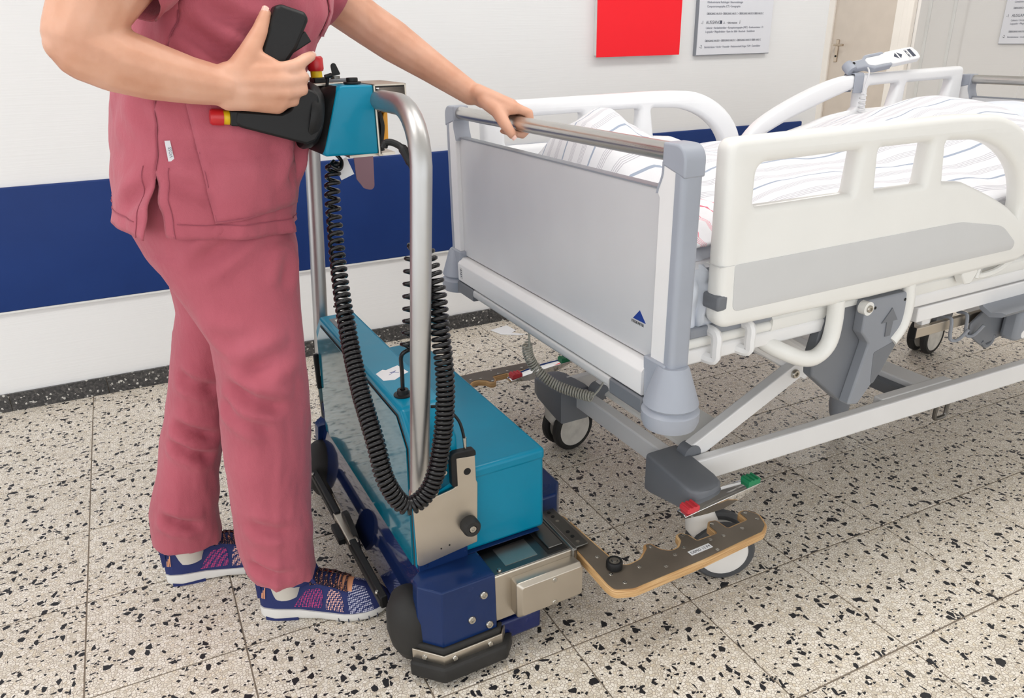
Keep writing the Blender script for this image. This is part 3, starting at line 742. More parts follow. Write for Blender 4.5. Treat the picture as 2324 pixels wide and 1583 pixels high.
    b = MB(); b.prism([(0.28, .645), (0.62, .645), (0.62, .57), (0.44, .575)], 'y', -0.30, -0.294); b.build('lift_bracket', 'paint_white', B, smooth=0)
    # corner covers over the castor stems
    def castor(x, y, ang, s, clean, pedal, yc):
        ca = MB()
        pr = rpoly([(-0.048, 0.215, .01), (-0.05, 0.262, .012), (0.085, 0.262, .012), (0.105, 0.250, .02), (0.100, 0.222, .01)], 4)
        # cover: extruded stadium along y, top tapering to the tip
        yy = [0.0, 0.02, 0.13, 0.155, 0.168, 0.172]
        rings = []
        for k, q in enumerate(yy):
            wv = [0.046, 0.048, 0.048, 0.044, 0.030, 0.010][k]
            zt = 0.286-0.016*(q/0.17)**2
            zb = [0.188, 0.190, 0.212, 0.222, 0.232, 0.240][k]
            cy_ = yc+s*(-0.115+q)
            rr = rpoly([(-wv, zb, .006), (wv, zb, .006), (wv, zt, .008), (-wv, zt, .008)], 3)
            rings.append([(x-0.030+a, cy_, z) for a, z in rr])
        ca.loft(rings)
        C0 = ca.build('castor', 'grey_dark', B, smooth=45)
        R = Matrix.Rotation(ang, 4, 'Z')
        def tr(b): b.v = [tuple(R @ Vector(v)+Vector((x, y, 0))) for v in b.v]
        # swivel housing
        b = MB(); sec = [(0.235, -0.028, 0.028, .026), (0.20, -0.030, 0.030, .026), (0.165, -0.034, 0.036, .026), (0.12, -0.030, 0.056, .024), (0.085, -0.004, 0.076, .020), (0.066, 0.030, 0.074, .016)]
        rings = []
        for z, xa, xb, hw in sec:
            c_ = (xa+xb)/2; a_ = (xb-xa)/2
            rings.append([(c_+a_*math.cos(2*PI*k/20), hw*math.sin(2*PI*k/20), z) for k in range(20)])
        b.loft(rings); tr(b); b.build('housing', 'dirty_white' if not clean else 'clean_white', C0, smooth=60)
        wm = 'clean_white' if clean else 'dirty_white'
        for sy in (-1, 1):
            b = MB(); yo = sy*0.026; hw = 0.013
            prof = [(0.058, -hw), (0.068, -hw), (0.0745, -hw*0.55), (0.075, 0), (0.0745, hw*0.55), (0.068, hw), (0.058, hw)]
            b.lathe(prof+[prof[0]], (0.054, yo, 0.0752), (0, 1, 0), 40, False); tr(b); b.build('tyre', 'rubber_grey' if clean else 'rubber', C0, smooth=40)
            b = MB(); b.lathe([(0.0001, -0.012), (0.030, -0.0135), (0.0585, -0.0115), (0.0585, 0.0115), (0.030, 0.0135), (0.0001, 0.012)], (0.054, yo, 0.0752), (0, 1, 0), 40); tr(b); b.build('wheel_disc', wm, C0, smooth=30)
        if pedal:
            # rocker brake pedal with red and green pads, lying along the bed just outside the castor
            py = -0.428 if s < 0 else 0.372; px = x-0.006
            n = 10; top = []; low = []
            for k in range(n+1):
                u = -1+2*k/n; xx = px+u*0.108; z = 0.249+0.010*u - 0.010*u*u*0+0.006*(1-u*u)
                hw = 0.020*(1-0.25*u*u)
                top.append((xx, z, hw))
            rings = []
            for xx, z, hw in top:
                u = (xx-px)/0.108
                th = 0.006+0.022*(1-abs(u)**1.5)
                rings.append([(xx, py-hw, z), (xx, py-hw*0.4, z+0.003), (xx, py+hw*0.4, z+0.003), (xx, py+hw, z), (xx, py+hw*0.8, z-th), (xx, py-hw*0.8, z-th)])
            b = MB(); b.loft(rings); Pd = b.build('brake_pedal', 'chrome', B, bevel=0.001, smooth=50)
            for u, m_, nm in ((-0.80, 'red_pad', 'red_pad'), (0.80, 'green_pad', 'green_pad')):
                xx = px+u*0.108; z = 0.249+0.010*u+0.006*(1-u*u)
                b = MB(); b.box(xx-0.016, xx+0.018, py-0.014, py+0.014, z, z+0.012)
                for q in range(3): b.box(xx-0.012+q*0.011, xx-0.006+q*0.011, py-0.0145, py+0.0145, z+0.011, z+0.0142)
                b.build(nm, m_, Pd, bevel=0.002, smooth=0)
    castor(0.210, -0.362, math.radians(-26), -1, True, True, -0.365)
    castor(0.204, 0.298, math.radians(8), 1, False, True, 0.245)
    castor(1.845, -0.38, math.radians(20), -1, False, False, -0.38)
    castor(1.835, 0.24, math.radians(8), 1, False, False, 0.25)
    # steering wheel under the middle beam
    sx, sy_ = 1.030, -0.062
    b = MB(); b.lathe([(0.0001, 0.172), (0.029, 0.172), (0.029, 0.152), (0.0001, 0.152)], (sx, sy_, 0), (0, 0, 1), 24); FW = b.build('steering_castor', 'yellow', B)
    b = MB(); b.cyl((sx, sy_, 0.172), (sx, sy_, 0.26), 0.012, 14); b.build('steering_stem', 'bolt', FW)
    b = MB(); b.loft([[(sx+dx+r_*math.cos(2*PI*k/20), sy_+0.6*dx+r_*math.sin(2*PI*k/20)*w, z) for k in range(20)] for z, dx, r_, w in ((0.152, 0, .028, 1), (0.11, .012, .036, .8), (0.07, .026, .034, .7), (0.05, .034, .028, .6))]); b.build('steering_leg', 'grey_mid', FW, smooth=60)
    b = MB(); b.lathe([(0.0001, -.014), (.043, -.014), (.05, -.008), (.05, .008), (.043, .014), (0.0001, .014)], (sx+0.045, sy_+0.027, 0.050), (-.5, .85, 0), 28); b.build('wheel', 'rubber_grey', FW, smooth=40)
    b = MB(); b.box(1.00, 1.09, -0.33, -0.03, 0.225, 0.262); b.build('steering_bracket', 'grey_dark', FW, bevel=0.004)
    b = MB(); b.tube(rpolyline3([(1.085, -0.335, 0.225), (1.085, -0.335, 0.168), (1.135, -0.335, 0.168), (1.135, -0.335, 0.225)]), 0.006, 8); b.build('floor_bracket', 'steel_dark', B)
    # accessory rail with hooks, foot control and cable holder (near side)
    b = MB(); b.box(0.765, 1.30, -0.437, -0.425, 0.514, 0.540); AR = b.build('accessory_rail', 'steel_plate', B, bevel=0.002, smooth=0)
    b = MB(); b.box(0.7635, 0.767, -0.439, -0.423, 0.512, 0.542); b.build('rail_plug', 'black', AR, bevel=0.001)
    for x in (0.795, 1.15):
        b = MB(); b.box(x, x+0.03, -0.43, -0.415, 0.54, 0.612); b.build('rail_bracket', 'paint_white', AR, bevel=0.002)
    for x in (0.885, 0.945):
        b = MB(); b.tube(spline([(x, -0.418, 0.545), (x, -0.440, 0.547), (x, -0.446, 0.535), (x+0.002, -0.447, 0.505), (x+0.008, -0.449, 0.490), (x+0.022, -0.458, 0.492), (x+0.034, -0.470, 0.520)], 5), 0.0042, 8); b.build('hanging_hook', 'grey_mid', AR)
    b = MB(); b.prism(rpoly([(0.955, .520, .01), (1.02, .56, .01), (1.25, .56, .01), (1.25, .49, .01), (1.06, .455, .02), (1.02, .45, .02), (0.96, .49, .02)], 4), 'y', -0.452, -0.445); CH = b.build('cable_holder', 'grey_dark', B, bevel=0.002)
    b = MB(); b.tube(spline([(1.02, -0.449, 0.462), (1.04, -0.449, 0.445), (1.062, -0.449, 0.45), (1.068, -0.449, 0.47)], 4), 0.006, 8); b.build('holder_hook', 'grey_dark', CH)
    rings = []
    for x in (0.965, 1.30):
        rings.append([(x, -0.445, .588), (x, -0.46, .560), (x, -0.485, .548), (x, -0.515, .556), (x, -0.522, .566), (x, -0.512, .567), (x, -0.487, .560), (x, -0.466, .570), (x, -0.452, .590)])
    b = MB(); b.loft(rings); b.build('cable_tray', 'grey_mid', CH, smooth=50)
    b = MB(); b.box(1.075, 1.30, -0.500, -0.455, 0.463, 0.548); KB = b.build('control_box', 'grey_mid', CH, bevel=0.012)
    b = MB(); b.prism(rpoly([(1.10, .500, .008), (1.10, .536, .008), (1.28, .540, .008), (1.28, .504, .008)], 3), 'y', -0.5012, -0.499); b.build('control_label', 'sign_white', CH, smooth=0)
    b = MB()
    b.prism([(1.125, .520), (1.136, .527), (1.136, .513)], 'y', -0.5018, -0.501); b.box(1.14, 1.146, -0.5018, -0.501, 0.513, 0.527)
    for q in ((1.112, 1.20, .534, .535), (1.112, 1.20, .507, .508)): b.box(q[0], q[1], -0.5018, -0.501, q[2], q[3])
    b.box(1.111, 1.1122, -0.5018, -0.501, .507, .535); b.build('label_print', 'ink_black', CH, smooth=0)
    for x, m_ in ((1.105, 'paint_white'), (1.165, 'ink_dark'), (1.225, 'ink_dark')):
        b = MB(); b.cyl((x, -0.5, 0.482), (x, -0.5012, 0.482), 0.011, 20); b.build('control_key', m_, CH)
    # coiled grey mains cable at the foot end
    pts = [(0.10, 0.17, 0.52), (0.11, 0.172, 0.455), (0.12, 0.17, 0.44)]
    b = MB(); b.tube(spline([(0.03, 0.165, 0.545), (0.045, 0.165, 0.50), (0.05, 0.166, 0.435), (0.052, 0.176, 0.425)], 5), 0.003, 8); MC = b.build('mains_cable', 'grey_cable', B)
    cp = coil_path([(0.05, 0.18, 0.43), (0.055, 0.182, 0.395), (0.075, 0.172, 0.352), (0.11, 0.135, 0.315), (0.15, 0.085, 0.300), (0.175, 0.045, 0.298)], 0.0125, lambda u: 0.0078, 12, 10)
    b = MB(); b.tube(cp, 0.0027, 7); b.build('coil', 'grey_cable', MC, smooth=60)
    b = MB(); b.tube(spline([(0.175, 0.045, 0.300), (0.19, 0.03, 0.33), (0.20, -0.01, 0.42), (0.21, -0.03, 0.52)], 5), 0.0025, 8); b.build('cable_lead', 'grey_cable', MC)
    # hand control on the far head rail
    return B

def rpolyline3(P, r=0.012, n=4):
    out = [Vector(P[0])]
    for a, p, c in zip(P, P[1:], P[2:]):
        a, p, c = Vector(a), Vector(p), Vector(c)
        u = (a-p).normalized(); v = (c-p).normalized()
        for k in range(n+1):
            t = k/n; q0 = p+u*r*(1-t); q1 = p+v*r*t
            out.append(q0.lerp(q1, t))
    out.append(Vector(P[-1])); return out
BEDO = build_bed()
# ------------------------------------------------------------------ mattress, duvet and small bedding
def wr(p, s, seed=0.0): return noise.noise(Vector((p[0]*s+seed, p[1]*s-seed, seed*1.7)))
def sm(a, b, x):
    t = max(0.0, min(1.0, (x-a)/(b-a))); return t*t*(3-2*t)
ZC = [(0.0, .90), (0.10, .955), (0.17, 1.010), (0.22, 1.036), (0.27, 1.005), (0.36, .940), (0.50, .922), (0.80, .925), (1.0, .942), (1.1, .965), (1.2, .993), (1.33, 1.008), (1.47, .995), (1.6, .965), (1.72, .935), (1.9, .92)]
def duvet_z(x, y):
    for (a, va), (c, vc) in zip(ZC, ZC[1:]):
        if x <= c:
            t = (x-a)/(c-a); t = t*t*(3-2*t)*0.6+t*0.4; zc = va+(vc-va)*t; break
    y0 = 0.10*(1-sm(0.25, 0.5, x)); wd = 0.21+0.10*sm(0.25, 0.6, x)
    z = 0.848+(zc-0.848)*math.exp(-abs((y-y0)/wd)**2.3)
    k = sm(0.05, 0.2, abs(y-y0))
    fold = math.sin(26*(y+0.25*x)+4*wr((x, y), 2.5, 3))*0.006*k+wr((x, y), 6, 1.3)*0.012+wr((x, y), 13, 5.1)*0.006
    return z+fold
def build_bedding():
    o = BED
    t = thing('mattress', 'blue-white mattress lying on the hospital bed under the striped duvet', 'mattress', o[0], o[1])
    b = MB(); b.prism(rpoly([(-0.435, .661, .02), (0.435, .661, .02), (0.435, .80, .04), (-0.435, .80, .04)], 5), 'x', 0.06, 2.13)
    b.build('mattress_core', 'mattress', t, bevel=0.012, smooth=50)
    d = thing('duvet', 'white duvet with thin grey-blue stripes covering the patient in the hospital bed', 'duvet', o[0], o[1])
    NX, NY = 110, 86; pts = []; uvs = []
    for i in range(NX+1):
        u = i/NX; row = []; ur = []
        x = 0.052+u*1.69
        for j in range(NY+1):
            v = -1+2*j/NY
            s = v*0.56       # arc position across the bed
            y = max(-0.435, min(0.435, s)) if abs(s) < 0.435 else (0.435+0.008*math.sin(x*9))*(1 if s > 0 else -1)
            z = duvet_z(x, y)
            edge = sm(0.36, 0.45, abs(s)); z -= edge*0.03
            if abs(s) > 0.435: z -= (abs(s)-0.435)*0.55
            e = sm(0.16, 0.055, x); z -= e*0.16*(0.75+0.25*math.sin(y*7))
            hd = sm(1.66, 1.74, x); z -= 0.012*hd
            z = max(z, 0.806+0.004*wr((x, y), 9, 2))
            row.append((x+0.006*wr((x, y), 5, 9), y, z)); ur.append((s+0.012*wr((x, y), 3, 4)+0.03*x, x))
        pts.append(row); uvs.append(ur)
    b = MB(); b.grid(pts, uvs); b.build('duvet_cover', 'sheet', d, solid=0.014, smooth=180)
    # crumpled cloth hanging over the mattress corner at the foot end, with a red striped towel
    def drape(name, label, mat, cat, P, Q, n=18, m=14, amp=0.012, seed=0):
        pts = []; uvs = []
        for i in range(n+1):
            r = []; ur = []
            for j in range(m+1):
                u, v = i/n, j/m
                a = Vector(P[0]).lerp(Vector(P[1]), u); c = Vector(P[2]).lerp(Vector(P[3]), u); c2 = Vector(Q[0]).lerp(Vector(Q[1]), u)
                p = a.lerp(c, v)*(1-v)+c.lerp(c2, 0)*v if False else (a*(1-v)**2+c*2*v*(1-v)+c2*v*v)
                w = Vector((wr((u*3, v*4), 1.7, seed), wr((u*4, v*3), 1.9, seed+3), wr((u*3, v*3), 2.2, seed+7)))*amp
                r.append(p+w); ur.append((u*0.16+0.002*wr((u, v), 6, seed), v*0.3))
            pts.append(r); uvs.append(ur)
        tt = thing(name, label, cat, o[0], o[1]); b = MB(); b.grid(pts, uvs); b.build('cloth', mat, tt, solid=0.006, smooth=180)
    drape('bed_sheet', 'crumpled pale blue-white sheet hanging at the foot corner of the mattress', 'blue_cloth', 'sheet',
          [(0.035, -0.30, .835), (0.24, -0.30, .845), (0.035, -0.475, .855), (0.21, -0.47, .86)], [(0.045, -0.453, .672), (0.17, -0.452, .69)], amp=0.022, seed=2)
    drape('red_striped_towel', 'white towel with red stripes peeking out between foot board and near side rail', 'sheet_red', 'towel',
          [(0.045, -0.26, .880), (0.22, -0.26, .885), (0.045, -0.40, .885), (0.22, -0.40, .885)], [(0.045, -0.445, .838), (0.20, -0.445, .842)], amp=0.008, seed=5)
build_bedding()

def build_handset():
    """hand control in its grey holder, clipped on the far head-end side rail"""
    t = thing('hand_control', 'white bed hand control with arrow keys in a grey holder on the far side rail', 'remote control', BED[0], BED[1])
    y = 0.482
    # clip round the rail
    cl = [Vector((1.515, y, 1.045)), Vector((1.575, y, 1.049))]
    b = MB(); b.prism(rpoly([(y-0.026, 0.990, .004), (y-0.026, 1.058, .012), (y+0.026, 1.058, .012), (y+0.026, 0.990, .004), (y+0.0225, 0.990, .0), (y+0.0225, 1.0535, .008), (y-0.0225, 1.0535, .008), (y-0.0225, 0.990, .0)], 4), 'x', 1.520, 1.566)
    b.build('rail_clip', 'grey_blue', t, bevel=0.002)
    o = Vector((1.50, y, 1.072)); dx = Vector((0.98, -0.06, 0.12)); up = Vector((-0.15, -0.62, 0.77))
    m = frame_matrix(o, dx, up.cross(dx))   # local x along the unit, z = face normal
    def part(b, name, mat, par, **k):
        b.v = [m @ Vector(v) for v in b.v]; return b.build(name, mat, par, **k)
    b = MB(); b.lathe([(0.0001, -0.018), (0.018, -0.018), (0.020, -0.012), (0.020, 0.012), (0.018, 0.018), (0.0001, 0.018)], (0.012, 0, 0.0), (0, 1, 0), 20); H = part(b, 'holder_joint', 'grey_blue', t)
    b = MB(); b.prism(rpoly([(0.0, -0.018, .012), (0.0, 0.018, .012), (0.075, 0.018, .01), (0.10, 0.034, .02), (0.185, 0.034, .006), (0.185, 0.022, .004), (0.11, 0.022, .01), (0.085, 0.010, .006), (0.085, -0.010, .006), (0.11, -0.022, .01), (0.185, -0.022, .004), (0.185, -0.034, .006), (0.10, -0.034, .02), (0.075, -0.018, .01)], 4), 'z', -0.012, 0.012)
    part(b, 'holder', 'grey_blue', t, bevel=0.004, smooth=40)
    b = MB(); b.prism(rpoly([(0.088, -0.021, .006), (0.088, 0.021, .006), (0.16, 0.021, .03), (0.20, 0.030, .02), (0.325, 0.030, .014), (0.332, 0, .03), (0.325, -0.030, .014), (0.20, -0.030, .02), (0.16, -0.021, .03)], 5), 'z', -0.010, 0.011)
    Hb = part(b, 'handset_body', 'rail_far', t, bevel=0.004, smooth=40)
    for x0, s in ((0.222, -1), (0.246, 1)):
        b = MB(); b.prism([(x0-s*0.008, -0.015), (x0+s*0.008, 0.0), (x0-s*0.008, 0.015)], 'z', 0.0108, 0.0116); part(b, 'arrow_key', 'ink_dark', Hb, smooth=0)
    b = MB(); b.box(0.268, 0.269, -0.028, 0.028, 0.0107, 0.0113); part(b, 'seam', 'inlay_grey', Hb, smooth=0)
    b = MB(); b.box(0.276, 0.284, -0.019, 0.019, 0.0108, 0.0115); part(b, 'key_bar', 'ink_dark', Hb, smooth=0)
    b = MB(); b.box(0.2785, 0.2815, -0.006, 0.006, 0.0112, 0.0118); b.box(0.278, 0.282, -0.018, -0.013, 0.0112, 0.0118); b.box(0.278, 0.282, 0.013, 0.018, 0.0112, 0.0118); part(b, 'key_marks', 'paint_white', Hb, smooth=0)
    b = MB(); b.box(0.292, 0.308, -0.019, 0.019, 0.0108, 0.0116); part(b, 'key_pad', 'ink_dark', Hb, smooth=0)
    b = MB(); b.cyl((0.02, 0, 0.0125), (0.02, 0, 0.0205), 0.005, 12); part(b, 'screw', 'hole', t)
    p0 = m @ Vector((0.086, 0, 0.0))
    b = MB(); b.tube(spline([p0, p0+Vector((-0.012, -0.03, -0.02)), Vector((1.570, y-0.035, 1.03)), Vector((1.560, y-0.034, 0.985))], 6), 0.003, 8); b.build('cable_lead', 'white_cable', t)
    cp = coil_path([(1.560, y-0.036, 0.988), (1.556, y-0.040, 0.94), (1.548, y-0.046, 0.89), (1.538, y-0.055, 0.82)], 0.011, lambda u: 0.0165-0.006*u, 12, 10)
    b = MB(); b.tube(cp, 0.0024, 6); b.build('coil', 'white_cable', t, smooth=60)
build_handset()
# ------------------------------------------------------------------ bed mover (local frame: x towards the bed, y towards the wall)
MOV = ((0.249, 1.533, 0), math.radians(2.2))
def build_mover():
    B = thing('bed_mover', 'teal and navy electric bed mover with a steel handle bar docked at the bed foot', 'bed mover', MOV[0], MOV[1])
    # ---- navy base: long skirt and the two end blocks
    pr = rpoly([(0.052, .075, .01), (0.084, .218, .006), (0.21, .218, .0), (0.21, .075, .0)], 4)
    b = MB(); b.prism(pr, 'y', -0.365, 0.365); SK = b.build('base_skirt', 'navy_gloss', B, smooth=30)
    for s in (-1, 1):
        # end block with chamfered outer corner, split front/side/top planes
        ol = [(0.054, -0.37), (0.054, -0.388), (0.094, -0.433), (0.214, -0.433), (0.214, -0.37)]
        tp_ = [(0.083, -0.36), (0.083, -0.388), (0.101, -0.425), (0.214, -0.425), (0.214, -0.36)]
        tp_ = [(0.066, -0.36), (0.064, -0.392), (0.098, -0.432), (0.2135, -0.432), (0.2135, -0.36)]
        b = MB(); b.loft([[(x, -s*y if s > 0 else y, z) for x, y in P] for P, z in ((ol, .07), (tp_, .214), ([(0.083, -0.352), (0.083, -0.372), (0.106, -0.415), (0.205, -0.415), (0.205, -0.352)], .2185))])
        E_ = b.build('end_block', 'navy', B, bevel=0.0025, smooth=30)
        for x, z in ((0.186, .176), (0.158, .126), (0.196, .098)):
            bolt('bolt', (x, s*0.4335, z), (0, s, 0), 0.0085, E_)
        b = MB(); b.box(0.083, 0.19, min(s*0.345, s*0.356), max(s*0.345, s*0.356), .215, .285); b.build('upright_plate', 'navy', E_, bevel=0.002, smooth=0)
        # rubber bumper strip with steel band round the foot of the block
        def bump(name, mat, out, z0, z1, th, bev):
            path = [(0.052, -0.385), (0.094, -0.4335), (0.214, -0.4335), (0.222, -0.42)]
            b = MB(); rings = []
            inn = [(0.056, -0.380), (0.096, -0.424), (0.212, -0.424), (0.215, -0.415)]
            outp = [(x+dx*out, y+dy*out) for (x, y), (dx, dy) in zip(path, ((-0.75, -0.65), (-0.35, -0.94), (0.3, -0.95), (1, -0.3)))]
            o1 = [(x+dx*(out-th), y+dy*(out-th)) for (x, y), (dx, dy) in zip(path, ((-0.75, -0.65), (-0.35, -0.94), (0.3, -0.95), (1, -0.3)))]
            for (xa, ya), (xb, yb) in zip(o1, outp):
                rings.append([(xa, -s*ya if s > 0 else ya, z0), (xb, -s*yb if s > 0 else yb, z0), (xb, -s*yb if s > 0 else yb, z1), (xa, -s*ya if s > 0 else ya, z1)])
            b.loft(rings); return b.build(name, mat, E_, bevel=bev, smooth=50)
        bump('rubber_bumper', 'rubber', 0.028, 0.016, 0.052, 0.034, 0.014)
        bump('rubber_lip', 'rubber', 0.008, 0.060, 0.084, 0.012, 0.004)
        bump('steel_band', 'steel_plate', 0.0135, 0.050, 0.073, 0.004, 0.001)
        for x, y in ((0.064, -0.416), (0.112, -0.4475), (0.190, -0.4475)):
            ax = (-0.7, s*0.7, 0) if x < 0.08 else (0, s, 0)
            bolt('band_screw', (x-(0.004 if x < 0.08 else 0), -s*y if s > 0 else y, .0615), ax, 0.006, E_, h=0.003)
        # rubber corner roller
        b = MB(); prof = [(0.0001, .022), (0.028, .024), (0.040, .05), (0.046, .085), (0.044, .125), (0.034, .155), (0.018, .172), (0.0001, .175)]
        rings = []
        for r_, z in prof:
            rings.append([(0.060+r_*1.05*math.cos(2*PI*k/24)*(1.0), s*0.330+r_*1.25*math.sin(2*PI*k/24)+s*0.012, z) for k in range(24)])
        b.loft(rings); CR = b.build('corner_roller', 'rubber', B, smooth=60)
    # foot guard bar along the operator side
    for y0, y1 in ((-0.285, -0.06), (0.06, 0.285)):
        b = MB(); b.box(0.018, 0.034, y0, y1, 0.098, 0.128); G = b.build('foot_guard', 'black', B, bevel=0.003, smooth=0)
        b = MB(); b.box(0.0155, 0.0185, y0, y1, 0.106, 0.120); b.build('guard_face', 'rubber', G, smooth=0)
        bolt('bolt', (0.017, y0+0.02 if y0 < 0 else y1-0.02, 0.1285), (0, 0, 1), 0.004, G, h=0.003)
    b = MB(); b.box(0.016, 0.040, -0.07, 0.07, 0.096, 0.124); HG = b.build('guard_hinge', 'steel_plate', B, bevel=0.003, smooth=0)
    b = MB(); b.box(0.0, 0.017, -0.035, 0.035, 0.10, 0.118); b.build('hinge_gap', 'black', HG, bevel=0.003)
    b = MB(); b.lathe([(0.0001, -0.006), (0.052, -0.006), (0.052, 0.006), (0.0001, 0.006)], (0.040, 0.0, 0.105), (1, 0.0, 0.12), 28); b.build('support_wheel', 'rubber', HG, smooth=40)
    for y in (-0.045, 0.045):
        b = MB(); b.cyl((0.0165, y, 0.110), (0.0150, y, 0.110), 0.005, 12); b.build('pin_hole', 'hole', HG)
    # ---- tall battery cover
    def slab(name, mat, x0, x1, yb, yt, z0, zc, z1, par, bev, x0t=None):
        ol = [(-yb, z0), (yb, z0), (yb, zc), (yt, z1), (-yt, z1), (-yb, zc)]
        b = MB(); x0t = x0 if x0t is None else x0t
        f = lambda z: x0+(x0t-x0)*(z-z0)/(z1-z0)
        b.loft([[(f(z), y, z) for y, z in ol], [(x1, y, z) for y, z in ol]])
        return b.build(name, mat, par, bevel=bev, smooth=35, seg=3)
    TW = slab('battery_cover', 'teal', 0.084, 0.182, 0.352, 0.296, 0.200, 0.498, 0.552, B, 0.008, 0.091)
    # raised glossy front door with groove
    slab('door_groove', 'shadow_gap', 0.0835, 0.09, 0.331, 0.283, 0.212, 0.485, 0.535, TW, 0.0, 0.0905)
    FD = slab('front_door', 'teal_gloss', 0.0795, 0.088, 0.326, 0.279, 0.216, 0.482, 0.531, TW, 0.003, 0.087)
    b = MB(); b.box(0.074, 0.0865, 0.337, 0.349, 0.335, 0.435); b.build('door_hinge', 'black', TW, bevel=0.003)
    # display window on top, paper note, cable grommet
    b = MB(); b.box(0.108, 0.158, 0.185, 0.262, 0.5515, 0.5530); DP = b.build('display_frame', 'grey_dark', TW, bevel=0.0006, smooth=0)
    b = MB(); b.box(0.118, 0.148, 0.198, 0.248, 0.5528, 0.5537); b.build('display', 'lcd', DP, smooth=0)
    b = MB(); b.prism([(0.106, -0.158), (0.103, -0.118), (0.122, -0.104), (0.128, -0.110), (0.158, -0.098), (0.166, -0.142), (0.150, -0.150), (0.128, -0.165)], 'z', 0.5518, 0.5527); PN = b.build('paper_note', 'paper', TW, smooth=0, label='torn white paper note stuck on the teal top')
    b = MB(); b.tube([(0.125, -0.138, .5529), (0.145, -0.124, .5529), (0.130, -0.128, .5529), (0.148, -0.135, .5529)], 0.0005, 5); b.build('pen_mark', 'logo_blue', PN)
    b = MB(); b.lathe([(0.0001, .550), (0.0185, .550), (0.0185, .5545), (0.012, .556), (0.011, .564), (0.0055, .564), (0.0055, .556), (0.0001, .556)], (0.118, -0.240, 0), (0, 0, 1), 24); b.build('cable_grommet', 'black', TW)
    # ---- low battery box on the bed side
    ol = [(-0.346, .2185), (0.346, .2185), (0.346, .410), (-0.346, .410)]
    b = MB(); b.loft([[(x, y, z) for y, z in ol] for x in (0.180, 0.376)]); LB = b.build('battery_box', 'teal', B, bevel=0.009, smooth=35, seg=3)
    b = MB(); ring = [(0.178, -0.3475), (0.3785, -0.3475), (0.3785, 0.3475), (0.178, 0.3475)]
    b.loft([[(x, y, z) for x, y in ring] for z in (0.384, 0.4125)]); b.build('lid', 'teal', LB, bevel=0.009, smooth=35, seg=3)
    b = MB(); b.box(0.19, 0.36, -0.352, 0.352, 0.2175, 0.2195); b.build('box_foot', 'navy', LB, smooth=0)
    # drive unit under the low box
    b = MB(); b.prism(rpoly([(0.28, -0.235, .0), (0.28, 0.235, .0), (0.475, 0.235, .01), (0.508, 0.19, .01), (0.508, -0.19, .01), (0.475, -0.235, .01)], 3), 'z', 0.08, 0.205); DU = b.build('drive_unit', 'navy', B, bevel=0.006)
    b = MB(); b.prism(rpoly([(0.30, -0.240, .0), (0.30, 0.240, .0), (0.482, 0.240, .02), (0.524, 0.193, .02), (0.524, -0.193, .02), (0.482, -0.240, .02)], 4), 'z', 0.03, 0.085); b.build('drive_bumper', 'rubber', DU, bevel=0.01)
    for y in (-0.07, 0.07):
        b = MB(); b.lathe([(0.0001, -0.03), (0.055, -0.03), (0.062, -0.02), (0.062, 0.02), (0.055, 0.03), (0.0001, 0.03)], (0.36, y, 0.0625), (0, 1, 0), 28); b.build('drive_wheel', 'rubber', DU, smooth=40)
    for s in (-1, 1):
        b = MB(); b.lathe([(0.0001, -0.016), (0.028, -0.016), (0.032, -0.010), (0.032, 0.010), (0.028, 0.016), (0.0001, 0.016)], (0.15, s*0.34, 0.0325), (0, 1, 0), 24); b.build('guide_wheel', 'rubber_grey', B, smooth=40)
    # ---- clamp arms with steel actuator boxes
    for s in (-1, 1):
        Y = lambda y: y if s < 0 else -y
        def bxs(b, x0, x1, y0, y1, z0, z1): return b.box(x0, x1, min(Y(y0), Y(y1)), max(Y(y0), Y(y1)), z0, z1)
        b = MB(); bxs(b, 0.2155, 0.404, -0.424, -0.26, 0.088, 0.200); AB = b.build('actuator_box', 'steel_plate', B, bevel=0.002, smooth=0)
        b = MB(); bxs(b, 0.216, 0.402, -0.422, -0.262, 0.1995, 0.2025); b.build('top_plate', 'steel_dark', AB, bevel=0.001, smooth=0)
        b = MB(); bxs(b, 0.250, 0.325, -0.405, -0.345, 0.2024, 0.2032); b.build('rating_label', 'steel_plate', AB, smooth=0)
        b = MB(); bxs(b, 0.345, 0.392, -0.415, -0.27, 0.2024, 0.2035); b.build('slot', 'hole', AB, smooth=0)
        b = MB(); bxs(b, 0.352, 0.386, -0.405, -0.265, 0.2030, 0.2090); b.build('slide_plate', 'steel_dark', AB, bevel=0.001, smooth=0)
        b = MB(); bxs(b, 0.3955, 0.409, -0.430, -0.262, 0.150, 0.2045); b.build('side_cheek', 'steel_dark', AB, bevel=0.004)
        b = MB(); b.loft([[(x, Y(-0.4235), z) for x, z in rpoly([(0.252, .100, .006), (0.252, .186, .006), (0.400, .186, .006), (0.400, .100, .006)], 3)], [(x, Y(-0.448), z) for x, z in rpoly([(0.252, .100, .006), (0.252, .186, .006), (0.404, .186, .006), (0.404, .100, .006)], 3)], [(x, Y(-0.457), z) for x, z in rpoly([(0.261, .108, .006), (0.261, .178, .006), (0.404, .178, .006), (0.404, .108, .006)], 3)]])
        CV = b.build('actuator_cover', 'steel_plate', AB, bevel=0.001, smooth=30)
        for z in (0.170, 0.113): bolt('screw', (0.336, Y(-0.457), z), (0, -1 if s < 0 else 1, 0), 0.006, AB, h=0.002)
        b = MB(); bxs(b, 0.222, 0.322, -0.425, -0.30, 0.030, 0.078); b.build('foot_block', 'navy_rough', AB, bevel=0.006)
        bolt('bolt', (0.232, Y(-0.412), 0.2025), (0, 0, 1), 0.005, AB)
